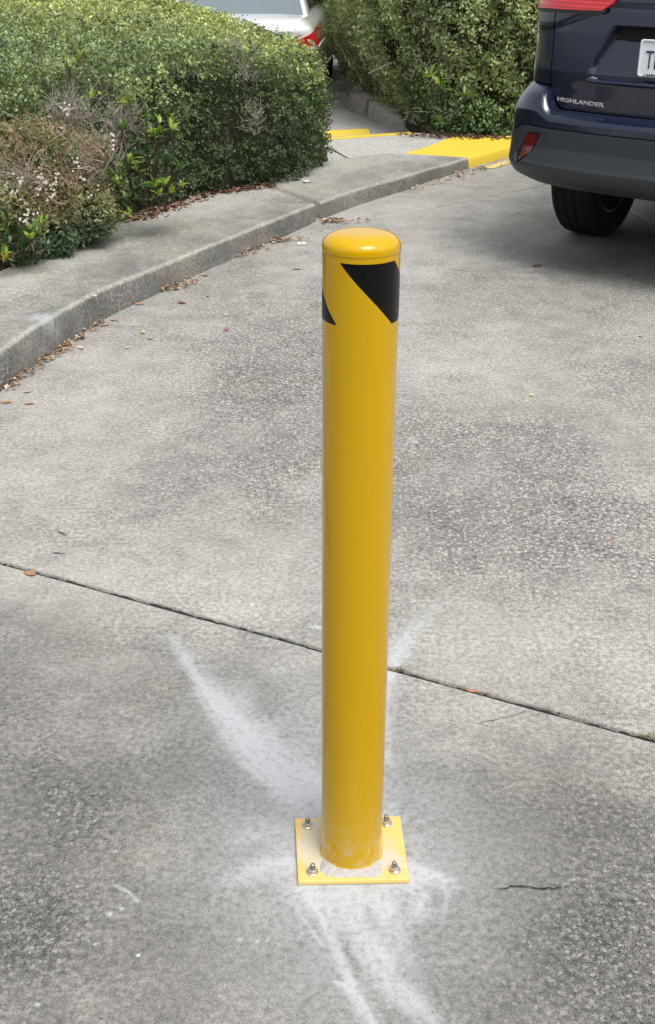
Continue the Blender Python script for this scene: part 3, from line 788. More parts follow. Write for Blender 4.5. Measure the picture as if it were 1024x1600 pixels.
greens = ((.050, .085, .034), (.185, .255, .11), (.38, .45, .17))  # darkened greens put the shade of the hedge front into the colour
P, N = HL.wall_points(70000, .12, .075)
vis = (P[:, 0] > -3.2) & (P[:, 1] < 9.8)
def holes(P, lo=.38, hi=.50, keep=.34, s1=5.5): return rng.random(len(P)) < np.clip(sst(lo, hi, n3(P, s1, 0)*.6+n3(P, 15, 3)*.4)+keep, 0, 1)
vis &= holes(P); P, N = P[vis], N[vis]
P, N, cv = clump(P, N)
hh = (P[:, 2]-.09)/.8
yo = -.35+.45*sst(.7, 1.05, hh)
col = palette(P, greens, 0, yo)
# darker, bluer foliage low down on its right half (front shade painted in), brown tired patch
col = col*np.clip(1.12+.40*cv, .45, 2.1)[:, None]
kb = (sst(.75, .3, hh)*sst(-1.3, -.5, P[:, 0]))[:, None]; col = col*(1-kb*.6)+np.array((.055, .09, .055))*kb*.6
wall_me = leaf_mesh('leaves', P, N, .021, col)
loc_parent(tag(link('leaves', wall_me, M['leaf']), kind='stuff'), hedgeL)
P, N = HL.top_points(95000, .09, .05, (-3.6, .1, 5.0, 10.2))
k = holes(P, .36, .46, .35, 6.); P, N = P[k], N[k]
P, N, cv = clump(P, N, 10, .016)
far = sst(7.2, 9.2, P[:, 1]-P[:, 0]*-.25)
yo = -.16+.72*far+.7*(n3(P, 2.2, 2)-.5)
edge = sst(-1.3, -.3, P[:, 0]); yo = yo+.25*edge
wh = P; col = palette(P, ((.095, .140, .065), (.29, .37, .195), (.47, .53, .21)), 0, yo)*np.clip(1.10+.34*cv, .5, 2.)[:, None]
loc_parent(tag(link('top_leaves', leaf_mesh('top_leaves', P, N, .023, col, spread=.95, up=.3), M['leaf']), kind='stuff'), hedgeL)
P, N = HL.top_points(26000, .06, .05, (-4.5, .1, 10.0, 11.4))
loc_parent(tag(link('far_top_leaves', leaf_mesh('far_top_leaves', P, N, .04, palette(P, ((.05, .08, .026), (.14, .19, .07), (.34, .37, .075)), 0, np.full(len(P), .55))), M['leaf']), kind='stuff'), hedgeL)
loc_parent(HL.core('shade_core', None), hedgeL)
# bare grey twiggy patch on the corner of the hedge, another behind the flowering shrub
def hz(px, py, X, Y):
    dy = (800-py)/F_PX; return CAM_H+(dy*_c-_s)*Y/(_c+dy*_s)
def at(px, py, Y):
    """point seen at a pixel, at distance Y along the ground"""
    dy = (800-py)/F_PX; b = _c+dy*_s; t = Y/b; return Vector(((px-512)/F_PX*t, Y, CAM_H+(dy*_c-_s)*t))
loc_parent(twigs_mesh('bare_twigs', [(at(372, 75, 7.3), (.10, .08, .08)), (at(385, 120, 7.2), (.08, .08, .12)), (at(395, 185, 7.15), (.07, .05, .12))], 170, .07, M['twig'], None, r=.0010), hedgeL)
tw2 = twigs_mesh('bare_twigs', [(at(110, 185, 6.1), (.14, .08, .08)), (at(185, 200, 6.3), (.10, .08, .12)), (at(150, 250, 6.1), (.14, .06, .12))], 420, .12, M['twig'], None, r=.0016)
loc_parent(tw2, hedgeL)
st = MB()
for i in range(26):
    p = resample(frontL, .2); q = p[min(len(p)-4, 8+i)]; st.tube((q[0]-.10, q[1]+.10, .05), (q[0]-.12+random.uniform(-.05, .05), q[1]+.14, .45), .012, .006, 5)
loc_parent(tag(st.build('stems', M['bark']), kind='stuff'), hedgeL)

# far hedge behind the ramp
frontR = [(.10, 15.5), (.14, 13.6), (.24, 12.6), (.40, 11.7), (.56, 10.9), (.70, 10.25), (.84, 9.88), (1.05, 9.66), (1.36, 9.60), (1.9, 9.62), (2.6, 9.72), (3.3, 9.9)]
polyR = frontR+[(4.2, 11), (3.5, 15.5)]
def hR(X, Y): return 1.62+.08*(fbm(X*1.3, Y*1.3, 2, 1)-.5)
HR = Hedge(frontR, polyR, hR, .25, .05)
hedgeR = empty('tall_hedge', (1.2, 10.4, .05)); tag(hedgeR, 'tall dense green hedge behind the ramp and the dark car', 'hedge')
P, N = HR.wall_points(120000, .10, .10); k = holes(P, .38, .48, .40, 4.); P, N = P[k], N[k]; P, N, cv = clump(P, N, 10, .022)
wx_ = .20*sst(.15, .6, P[:, 2])*sst(10., 10.8, P[:, 1]); P[:, 0] -= wx_
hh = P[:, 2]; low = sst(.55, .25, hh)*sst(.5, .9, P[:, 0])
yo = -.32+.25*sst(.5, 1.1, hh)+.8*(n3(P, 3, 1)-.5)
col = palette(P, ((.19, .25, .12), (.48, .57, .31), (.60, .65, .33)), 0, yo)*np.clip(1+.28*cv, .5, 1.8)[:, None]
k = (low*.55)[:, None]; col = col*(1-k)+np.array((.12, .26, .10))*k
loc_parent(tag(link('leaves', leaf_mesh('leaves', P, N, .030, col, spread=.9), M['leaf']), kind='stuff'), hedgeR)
P, N = HR.top_points(9000, .08, .06)
loc_parent(tag(link('top_leaves', leaf_mesh('top_leaves', P, N, .05, palette(P, greens, 0, np.full(len(P), .3))), M['leaf']), kind='stuff'), hedgeR)
loc_parent(HR.core('shade_core', None, .2, .2), hedgeR)
loc_parent(twigs_mesh('bare_twigs', [(at(600, 100, 10.6), (.4, .15, .3)), (at(720, 110, 9.7), (.4, .10, .3)), (at(690, 185, 9.75), (.35, .08, .1))], 90, .14, M['twig'], None, r=.0014), hedgeR)
br = MB()
a = at(780, 110, 9.55); br.tube(at(768, 118, 9.62), at(790, 95, 9.5), .006, .003); br.tube(at(790, 95, 9.5), at(800, 78, 9.5), .003, .002)
loc_parent(br.build('dead_branch', M['twig']), hedgeR)
br = MB(); br.tube(at(576, 115, 10.3), at(612, 98, 10.25), .005, .003); loc_parent(br.build('dead_branch', M['twig']), hedgeR)

# ------------------------------------------------------------------ broadleaf plants (whorls of large leaves)
def big_leaf_me(name, L_=1., wd=.36, mat=None):
    V = []; Fs = []; n = 6
    for i in range(n+1):
        t = i/n; ww = wd*.5*math.sin(math.pi*min(1, t*.93+.05)**.85)*(1 if t > 0 else .2); z = .16*t-.30*t*t
        V += [(t*L_, -ww, z+.25*ww), (t*L_, 0, z), (t*L_, ww, z+.25*ww)]
        if i: k = 3*i; Fs += [(k-3, k, k+1, k-2), (k-2, k+1, k+2, k-1)]
    me = mesh_py(name, V, Fs); me.materials.append(mat); me.polygons.foreach_set('use_smooth', [True]*len(me.polygons)); return me
LM = {k: big_leaf_me('leaf_'+k, mat=M[k]) for k in ('bl_lime', 'bl_mid', 'bl_dark', 'bl_yel')}
def broad_plant(name, label, base, tips, group=None):
    root = empty(name, base); tag(root, label, 'shrub', group); 
    for px, py, Y, n, kind, sz in tips:
        mb = MB()
        tip = at(px, py, Y)-root.location
        b0 = Vector((tip.x*.6+random.uniform(-.04, .04), tip.y*.3+.07, max(0, tip.z*.25)))
        mid = b0.lerp(tip, .6)+Vector((random.uniform(-.02, .02), .03, 0))
        mb.tube(b0, mid, .005, .004); mb.tube(mid, tip, .004, .0025)
        mb.build('stem', M['bark'], root)
        ax = (tip-mid).normalized(); az0 = random.uniform(0, 6.28)
        for k in range(n):
            az = az0+k*2.4; el = R(random.uniform(5, 60)) if k < n-2 else R(random.uniform(55, 80))
            me = LM[kind if random.random() < .8 else random.choice(('bl_mid', 'bl_dark'))]
            o = bpy.data.objects.new('leaf', me); COL.objects.link(o); o.parent = root
            o.location = tip-ax*.018*random.random()*n*.5
            s_ = sz*random.uniform(.75, 1.2); o.scale = (s_, s_, s_)
            o.rotation_euler = (random.uniform(-.5, .5), -el, az)
    return root
Yb = 6.15
broad_plant('broadleaf_shrub', 'shrub of large glossy lime and dark leaves growing out of the hedge front', at(232, 335, 6.25)*1, [
 (192,160,6.30,6,'bl_yel',.045),(200,152,6.28,5,'bl_lime',.060),(228,172,6.30,6,'bl_mid',.065),(250,192,6.28,7,'bl_lime',.066),(272,190,6.30,6,'bl_lime',.06),(240,205,6.22,6,'bl_lime',.062),(268,200,6.22,5,'bl_lime',.05),
 (190,200,6.2,6,'bl_mid',.065),(212,215,6.22,6,'bl_dark',.07),(205,248,6.15,7,'bl_lime',.062),(212,262,6.15,6,'bl_lime',.055),(190,262,6.1,6,'bl_lime',.05),(180,285,6.05,7,'bl_lime',.055),(168,270,6.05,5,'bl_mid',.055),
 (240,288,6.2,7,'bl_lime',.060),(255,285,6.2,7,'bl_lime',.060),(272,300,6.2,6,'bl_lime',.055),(250,305,6.15,7,'bl_lime',.055),(285,290,6.25,5,'bl_lime',.05),(200,338,6.1,6,'bl_lime',.045),(262,250,6.25,7,'bl_dark',.07),(230,240,6.22,7,'bl_dark',.07),
 (282,262,6.3,5,'bl_mid',.06),(215,285,6.15,7,'bl_dark',.07),(225,310,6.15,7,'bl_dark',.07),(272,225,6.3,6,'bl_dark',.07),(275,255,6.3,5,'bl_lime',.05),(195,310,6.1,6,'bl_mid',.06)])
broad_plant('broadleaf_shrub', 'low shrub of large leaves at the left edge below the white flowers', at(22, 410, 5.35)*1, [
 (10,378,5.48,7,'bl_dark',.07),(48,372,5.48,7,'bl_lime',.055),(50,355,5.53,6,'bl_lime',.05),(20,352,5.53,6,'bl_dark',.07),(70,345,5.58,6,'bl_lime',.055),(62,365,5.53,6,'bl_mid',.06),(5,410,5.38,6,'bl_yel',.045),(35,390,5.48,7,'bl_dark',.065),
 (8,345,5.53,6,'bl_mid',.06),(25,335,5.58,6,'bl_dark',.06),(80,385,5.53,6,'bl_dark',.05),(2,398,5.43,6,'bl_lime',.05)])
broad_plant('leafy_sprig', 'few yellow green leaf sprigs poking out of the top of the near hedge', at(125, 160, 6.1)*1, [
 (105,92,6.25,4,'bl_lime',.05),(125,88,6.3,5,'bl_lime',.055),(122,66,6.4,4,'bl_mid',.05),(110,110,6.2,4,'bl_mid',.05),(142,155,6.05,5,'bl_lime',.045),(158,150,6.05,4,'bl_yel',.04),(180,112,6.3,4,'bl_mid',.06)])
broad_plant('leafy_sprig', 'lone lime sprig of broad leaves in the middle of the tall far hedge', at(690, 180, 9.55)*1, [
 (672,120,9.5,6,'bl_lime',.10),(690,128,9.5,6,'bl_lime',.10),(695,140,9.5,5,'bl_mid',.09),(760,95,9.5,5,'bl_mid',.09),(730,150,9.45,5,'bl_mid',.09),(690,195,9.45,6,'bl_mid',.10)])

# ------------------------------------------------------------------ flowering shrub
fs = empty('flowering_shrub', at(85, 400, 5.5)); tag(fs, 'shrub with russet twigs, white blossoms and small leaves at the left edge', 'shrub')
def cloud(c, rad, n):
    p = rng.normal(size=(n, 3)); p /= np.linalg.norm(p, axis=1)[:, None]; nrm = p.copy()
    r = rng.random(n)**.25; return np.array(c)+p*r[:, None]*np.array(rad), nrm
Ps, Ns, Cs = [], [], []
for (px, py, Y, rad, n, kind) in [
  (60,300,5.85,(.20,.16,.17),3600,'mix'),(20,330,5.68,(.18,.15,.16),2200,'mix'),(120,320,6.05,(.17,.14,.15),2600,'mix'),
  (60,235,5.92,(.20,.14,.12),2400,'rust'),(10,240,5.80,(.18,.14,.14),1800,'rust'),(120,235,6.12,(.16,.12,.12),1500,'rust2'),
  (122,352,6.06,(.15,.12,.10),4200,'blue'),(75,378,5.86,(.15,.11,.09),2600,'blue'),(152,330,6.15,(.12,.12,.12),1400,'mix'),(35,392,5.68,(.13,.1,.08),1200,'blue')]:
    p, nn = cloud(at(px, py, Y), rad, n); p += (np.stack([n3(p, 9, c_) for c_ in (0, 1, 2)], 1)-.5)*.16+rng.normal(0, .012, p.shape); k = p[:, 2] > .10; p, nn = p[k], nn[k]; n = len(p)
    if kind == 'rust': c = palette(p, ((.24, .18, .12), (.60, .45, .34), (.4, .42, .2)), 0, np.full(n, .0)); g = rng.random(n) < .78; c[g] = palette(p[g], greens, 0, np.full(g.sum(), .3))
    elif kind == 'rust2': c = palette(p, ((.22, .20, .13), (.50, .45, .33), (.4, .4, .2)), 0, np.full(n, .1))
    elif kind == 'mix': c = palette(p, ((.14, .16, .08), (.40, .42, .24), (.5, .5, .24)), 0, np.full(n, .05)); g = rng.random(n) < .15; c[g] = (.22, .14, .09)
    else: c = palette(p, ((.07, .12, .07), (.20, .28, .17), (.32, .40, .2)), 0, np.full(n, -.2))
    Ps.append(p); Ns.append(nn); Cs.append(c)
loc_parent(tag(link('leaves', leaf_mesh('leaves', np.concatenate(Ps), np.concatenate(Ns), .022, np.concatenate(Cs), aspect=.45, spread=1.), M['leaf']), kind='stuff'), fs)
loc_parent(twigs_mesh('twigs', [(at(55, 215, 5.88), (.24, .12, .10)), (at(15, 250, 5.75), (.15, .12, .15)), (at(120, 250, 6.0), (.16, .10, .12)), (at(70, 300, 5.75), (.2, .1, .12))], 520, .09,
   plain('russet_twig', (.42, .27, .19), .8, 0, .3, 60), None, r=.0015), fs)
loc_parent(twigs_mesh('bare_twigs', [(at(110, 260, 5.9), (.16, .08, .12)), (at(30, 280, 5.62), (.15, .06, .08))], 160, .12, M['twig'], None, r=.0014), fs)
fl_me = None
for (px, py, n) in [(68,285,12),(60,272,9),(85,290,8),(30,285,8),(22,300,7),(36,312,8),(62,300,7),(80,305,9),(42,345,10),(48,333,7),(88,275,5),(120,250,6),(105,170,8),(100,205,5),(178,222,5),(125,275,5),(10,290,5),(145,300,4)]:
    mb = MB(); c = at(px, py, (5.56 if px < 50 else 5.66 if px < 100 else 5.85)+random.uniform(-.03, .03) if py > 240 else 5.85)
    for _ in range(n):
        o_ = c+Vector((random.gauss(0, .014), random.gauss(0, .012), random.gauss(0, .014)))
        nrm = Vector((random.gauss(0, .5), -1+random.gauss(0, .4), .7+random.gauss(0, .4))).normalized(); a = nrm.orthogonal().normalized(); b = nrm.cross(a)
        V = [o_]
        for k in range(5):
            th = 2*math.pi*k/5; d = a*math.cos(th)+b*math.sin(th); e = a*math.cos(th+.5)+b*math.sin(th+.5); f_ = a*math.cos(th-.5)+b*math.sin(th-.5); rr = random.uniform(.0045, .008)
            V += [o_+f_*rr*.75+nrm*.002, o_+d*rr*1.2+nrm*.003, o_+e*rr*.75+nrm*.002]
        mb.add(V, [(0, 1+3*k, 2+3*k, 3+3*k) for k in range(5)])
    o = mb.build('blossom_cluster', M['petal']); loc_parent(o, fs)

# ------------------------------------------------------------------ leaf litter
def litter(name, spots, n, size, z, pal, label=None, parent=None, zs=None):
    P = []
    for _ in range(n):
        (x0, y0), (x1_, y1_), w_ = random.choice(spots)
        t = random.random(); a = G(x0+(x1_-x0)*t, y0+(y1_-y0)*t, z); 
        P.append((a.x+random.gauss(0, w_), a.y+random.gauss(0, w_), z+random.uniform(.002, .014)))
    P = np.array(P); N = np.tile([0, 0, 1.], (n, 1))
    cols = np.array(pal)[rng.integers(0, len(pal), n)]*rng.uniform(.6, 1.3, (n, 1))
    me = leaf_mesh(name, P, N, size, cols, aspect=.42, spread=.5, up=.8, fold=.45)
    o = link(name, me, M['litter'])
    if parent: loc_parent(o, parent)
    tag(o, label, None if parent else 'leaf litter', None, 'stuff')
    return o
brown = [(.40, .26, .17), (.50, .36, .25), (.24, .15, .10), (.58, .48, .37), (.34, .20, .14)]
litter('leaf_litter', [((-20,625),(60,572),.02),((55,575),(110,538),.022),((105,540),(165,502),.012),((370,402),(425,380),.03),((262,455),(300,440),.02),((505,348),(570,347),.03),((505,348),(530,345),.02),((430,377),(470,375),.02),((640,300),(735,268),.04),((700,280),(800,250),.04),((690,284),(760,263),.03)],
       330, .032, .004, brown, 'loose dry brown leaves gathered in the gutter along the foot of the kerb')
litter('leaf_litter', [((185,350),(330,306),.045),((200,348),(270,326),.03),((330,306),(420,290),.03),((0,428),(70,398),.03)], 900, .034, .10, [(.16, .075, .05), (.24, .13, .09), (.09, .045, .03), (.36, .24, .18)],
       'reddish dry leaves lying on the soil between the hedge foot and the kerb')
litter('leaf_litter', [((640,212),(803,218),.05)], 260, .035, .07, [(.20, .12, .08), (.3, .2, .14), (.1, .06, .04)], 'thin line of dry leaves at the foot of the tall far hedge')
def one_leaf(x, y, L_, col, z=.003, rz=None, label=None, group=None):
    V = []; Fs = []; n = 5; cu = random.uniform(.1, .35)
    for i in range(n+1):
        t = i/n-.5; ww = .22*math.cos(math.pi*t)**.8+.01; V += [(t, -ww, cu*t*t+.20*ww), (t, 0, cu*t*t), (t, ww, cu*t*t+.20*ww)]
        if i: k = 3*i; Fs += [(k-3, k, k+1, k-2), (k-2, k+1, k+2, k-1)]
    V = np.array(V)*L_; me = mesh_np('dry_leaf', V, Fs, None, np.tile(col, (len(V), 1)))
    o = link('dry_leaf', me, M['litter']); o.location = G(x, y, z); o.rotation_euler = (random.uniform(-.15, .15), random.uniform(-.15, .15), random.uniform(0, 6.28) if rz is None else rz)
    return tag(o, label, 'leaf', group)
gut = ('dry leaf lying alone on the pavement a little way out from the kerb', 'single dry leaves scattered near the kerb')
for nm_, (x, y, L_, c) in zip(['curled tan leaf on the pavement near the kerb, upper of two close together', 'curled tan leaf on the pavement near the kerb, lower of two close together', 'pinkish brown leaf near the left picture edge below the kerb', 'dark red brown leaf alone beside the kerb left of the bollard cap', "whitish leaf piece on the drive below the pair of tan leaves' left side", 'pale scrap of leaf just right of the whitish leaf piece', 'brown leaf lying against the kerb foot above the whitish piece', 'large cream and brown leaf a little below the scraped spot of the kerb', 'small dark brown leaf at the kerb foot beside the cream leaf', 'brown leaf halfway along the kerb foot towards the gutter pile', 'pale leaf bit on the open drive below the reddish one', 'cream leaf in the gutter nearest the left picture edge', 'orange brown leaf out on the drive below the middle gutter leaves', 'straw leaf touching the kerb foot under the scattered pile', 'reddish tan leaf against the kerb between two pale ones', 'ginger leaf in the gutter where the kerb bends', 'off white leaf on the gutter leaves near the left edge', 'ginger leaf at the far left below the kerb end'], [(224,519,.045,(.50,.46,.26)),(235,528,.04,(.52,.46,.3)),(46,630,.045,(.50,.33,.24)),(284,473,.05,(.22,.10,.07)),(200,543,.03,(.62,.6,.52)),(208,509,.03,(.5,.47,.4)),(164,508,.05,(.45,.28,.2)),(126,543,.05,(.6,.5,.4)),(130,527,.04,(.32,.2,.13)),(325,462,.03,(.42,.27,.2)),(353,492,.03,(.55,.5,.45)),(43,612,.035,(.55,.45,.35)),(219,475,.05,(.4,.24,.15)),(320,430,.05,(.5,.4,.28)),(148,515,.04,(.48,.32,.2)),(180,500,.04,(.4,.25,.16)),(72,560,.045,(.62,.56,.48)),(10,628,.05,(.5,.33,.2))]):
    one_leaf(x, y, L_, c, label=nm_, group=gut[1])
one_leaf(465, 420, .055, (.52, .46, .30), rz=.1, label='straw coloured narrow leaf just left of the bollard cap')
one_leaf(840, 415, .065, (.20, .09, .09), rz=.3, label='dark reddish leaf on the drive in front of the car tyre')
one_leaf(832, 617, .035, (.60, .55, .30), label='small pale yellow leaf on the open drive right of the bollard')
one_leaf(952, 842, .022, (.55, .30, .24), label='tiny pinkish leaf bit near the right edge above the joint')
one_leaf(354, 515, .05, (.30, .18, .16), label='dull brown leaf on the drive midway between kerb and bollard')
one_leaf(47, 896, .045, (.40, .22, .13), rz=-.5, label='brown leaf stuck in the joint at the left edge')
one_leaf(738, 1079, .035, (.50, .24, .14), z=-.004, rz=-.55, label='orange leaf wedged in the joint right of the bollard')
one_leaf(8, 880, .03, (.5, .33, .2), z=-.004, label='small tan leaf in the joint touching the left picture edge')
one_leaf(1002, 525, .03, (.5, .42, .28), label='tan leaf speck on the drive near the right edge below the car')
def scrap(px, py, s_, label, z=.003):
    mb = MB(); n = 9; V = [Vector((0, 0, .3*s_))]
    for i in range(n):
        a = 2*math.pi*i/n; r_ = s_*random.uniform(.5, 1.1); V.append(Vector((r_*math.cos(a), r_*math.sin(a)*.8, random.uniform(0, .35)*s_)))
    V += [Vector((v.x*.9, v.y*.9, -.001)) for v in V[1:]]
    mb.add(V, [(0, 1+i, 1+(i+1) % n) for i in range(n)]+[(1+i, 1+n+i, 1+n+(i+1) % n, 1+(i+1) % n) for i in range(n)])
    o = mb.build('litter_scrap', M['scrap']); o.location = G(px, py, z); return tag(o, label, 'litter')
scrap(471, 382, .035, 'crumpled white plastic scrap beside the leaves left of the bollard cap')
scrap(216, 1493, .005, 'white flake of grout on the concrete at lower left')
scrap(650, 692, .009, 'small white chip on the drive just right of the bollard')
scrap(480, 284, .03, 'white scrap on the kerb top at the end of the near hedge', .10)
scrap(149, 462, .012, 'tiny white scrap on the broad kerb top near the shrub', .13)
def weed(px, py, n, L_, label):
    mb = MB()
    for _ in range(n):
        a = random.uniform(0, 6.28); l = L_*random.uniform(.5, 1.2); b = Vector((random.gauss(0, .006), random.gauss(0, .003), 0)); e = b+Vector((math.cos(a)*l, math.sin(a)*l*.5, l*random.uniform(.05, .4)))
        s_ = Vector((-math.sin(a), math.cos(a), 0))*.0012
        m_ = b.lerp(e, .5)+Vector((0, 0, l*.15)); mb.add([b-s_, b+s_, m_+s_*.8, m_-s_*.8, e], [(0, 1, 2, 3), (3, 2, 4)])
    o = mb.build('weed', plain('dry_grass', (.22, .19, .10), .8, 0, .4, 40)); o.location = G(px, py, -.004); return tag(o, label, 'weed')
weed(618, 1049, 26, .035, 'wisp of dry grass in the joint right beside the bollard')
weed(1016, 1154, 34, .03, 'tuft of dry grass in the joint at the right edge')
weed(758, 1085, 10, .02, 'few grass threads in the joint beside the orange leaf')
weed(640, 940, 8, .02, 'thin dry stalks lying by the white dust streak right of the bollard')

# ------------------------------------------------------------------ the bollard
bol = empty('bollard', (BOL.x, BOL.y, 0), 0); tag(bol, 'yellow steel safety bollard with black tape, bolted down on a square plate', 'bollard')
LEAN = Matrix.Rotation(R(.25), 4, 'Y')
Hc = 1.166; R0, R1 = .0572, .0587
def rz_(z): return R0+(R1-R0)*z/Hc
mb = MB(); mb.lathe([(R0, .008)]+[(rz_(z), z) for z in np.linspace(.02, 1.164, 24)], 96, LEAN)
mb.build('pipe', M['yellow'], bol, True)
prof = [(R1+.0001, 1.1600), (R1+.0004, 1.1606), (R1+.0005, 1.163), (R1+.0004, 1.167)]
for k in range(1, 27):
    a = R(90*k/26.4); prof.append(((R1+.0004)*math.cos(a)**.52, 1.166+.0205*math.sin(a)**.95))
mb = MB(); mb.lathe(prof, 96, LEAN, cap1=True); mb.build('cap', M['yellow'], bol, True)
def tape(a_top0, a_top1, z0, z1, slant, name='tape_stripe'):
    V = []; Fs = []; nu, nv = 36, 16
    for j in range(nv+1):
        t = j/nv; z = z1+(z0-z1)*t; sh = slant*t
        for i in range(nu+1):
            a = R(a_top0+sh+(a_top1-a_top0)*i/nu)
            edge = i in (0, nu) or j in (0, nv); r_ = rz_(z)+(.0001 if edge else .0005)
            V.append(LEAN @ Vector((r_*math.sin(a), -r_*math.cos(a), z)))
    for j in range(nv):
        for i in range(nu): k = j*(nu+1)+i; Fs.append((k, k+1, k+nu+2, k+nu+1))
    me = fix_normals(mesh_py(name, V, Fs)); link(name, me, M['tape'], bol, True)
tape(-34, 56, 1.056, 1.152, 86); tape(146, 236, 1.056, 1.152, 86)
# base plate (top face carries a dust attribute)
pc = [G(467,1376.5,.009), G(638.9,1373.4,.009), G(624.4,1275,.009), G(462,1278.7,.009)]
pc = [p-Vector((BOL.x, BOL.y, 0)) for p in pc]
n = 60; U, Vv = np.meshgrid(np.linspace(0, 1, n), np.linspace(0, 1, n), indexing='ij')
c = [np.array(p[:2]) for p in pc]
XY = (c[0]*(1-U[..., None])+c[1]*U[..., None])*(1-Vv[..., None])+(c[3]*(1-U[..., None])+c[2]*U[..., None])*Vv[..., None]
X, Y = XY[..., 0].ravel(), XY[..., 1].ravel(); rad = np.hypot(X, Y)
idx = np.arange(n*n).reshape(n, n); Fq = np.stack([idx[:-1, :-1], idx[1:, :-1], idx[1:, 1:], idx[:-1, 1:]], -1).reshape(-1, 4)
loop = np.concatenate([idx[:, 0], idx[-1, 1:], idx[-2::-1, -1], idx[0, -2:0:-1]]); ce = XY.mean((0, 1))
A = np.stack([X, Y, np.full(n*n, .009)], 1); lb = A[loop]; out = lb[:, :2]+np.sign(lb[:, :2]-ce)*.0012
V1 = np.concatenate([out, np.full((len(loop), 1), .0078)], 1); V2 = np.concatenate([out, np.full((len(loop), 1), .0005)], 1)
r1 = np.arange(len(loop))+n*n; r2 = r1+len(loop)
Fq = np.concatenate([Fq, np.stack([loop, r1, np.roll(r1, -1), np.roll(loop, -1)], 1), np.stack([r1, r2, np.roll(r2, -1), np.roll(r1, -1)], 1)])
AV = np.concatenate([A, V1, V2]); rr = np.hypot(AV[:, 0], AV[:, 1])
D = np.exp(-((AV[:, 0]+.07)/.03)**2-((AV[:, 1]-.0)/.05)**2)*.7+np.exp(-((AV[:, 0]+.06)/.05)**2-((AV[:, 1]-.06)/.03)**2)*.45+np.exp(-((AV[:, 0]-.075)/.03)**2-((AV[:, 1]+.03)/.03)**2)*.45+.32*np.exp(-((rr-.066)/.018)**2)+.14
me = mesh_np('base_plate', AV, Fq, dict(dust=D)); link('base_plate', me, M['plate'], bol)
# weld bead, grey ground-off patch in front
mb = MB(); V = []; Fs = []; nn = 120
for i in range(nn):
    a = 2*math.pi*i/nn; wv_ = .0006*math.sin(i*.9)+random.uniform(-.0003, .0003)
    for rr_, z in ((R0-.001, .020), (R0+.0004, .0150+wv_*.5), (R0+.0014+wv_, .0118), (R0+.0028+wv_, .0088)): V.append((rr_*math.cos(a), rr_*math.sin(a), z))
for i in range(nn):
    for j in range(3): k = (i+1) % nn; Fs.append((4*i+j, 4*i+j+1, 4*k+j+1, 4*k+j))
mb.add(V, Fs); mb.build('weld_bead', M['yellow'], bol, True)
V = []; Fs = []; nn = 60
for i in range(nn+1):
    t = i/nn; a = R(-58+116*t-2); env = min(1, 7*t, 7*(1-t))
    fr = float(fbm(i*.35, 3.3, 3)); 
    rin = R0+.0012; ro = R0+.007+env*(.011+.016*fr)
    yb = -ro*math.cos(a); yb = max(yb, pc[0].y+.008+.003*fr)
    V += [(rin*math.sin(a), -rin*math.cos(a), .0112+.004*float(fbm(i*.4, 1.7, 2))), (ro*math.sin(a)*1.02, yb, .0096), (ro*math.sin(a)*1.03, yb-.0006, .0088)]
    if i: k = 3*i; Fs += [(k-3, k-2, k+1, k), (k-2, k-1, k+2, k+1)]
me = fix_normals(mesh_py('bare_patch', V, Fs)); o = link('bare_patch', me, M['rawmetal'], bol, True); o['label'] = 'grey bare patch where the paint was ground off in front of the pipe'
# anchor bolts
def anchor(px, py, lean):
    p = G(px, py, .009)-Vector((BOL.x, BOL.y, 0))
    e = empty('anchor_bolt', (p.x, p.y, .009), random.uniform(0, 1)); e.parent = bol
    e.rotation_euler = (lean, lean*.5, random.uniform(0, 1))
    a = MB(); a.lathe([(.0048, .0002), (.0112, .0002), (.0115, .0008), (.0115, .0016), (.0110, .0021), (.0048, .0021)], 32); a.build('washer', M['zinc'], e, True)
    a = MB(); a.lathe([(.0088, .0021), (.0088, .0090)], 6, cap0=True, cap1=True); a.build('nut', M['zinc'], e, bevel=.0009)
    a = MB(); pr = [(.0046, .006)]
    z = .0092
    while z < .0175: pr += [(.0046, z), (.0040, z+.0005)]; z += .001
    pr += [(.0044, .018), (.0032, .0195)]
    a.lathe(pr, 20, cap1=True); a.build('threaded_stud', M['darkzinc'], e, True)
anchor(481, 1290, .02); anchor(604, 1286.5, -.03); anchor(488, 1362.5, .05); anchor(617, 1360, -.10)

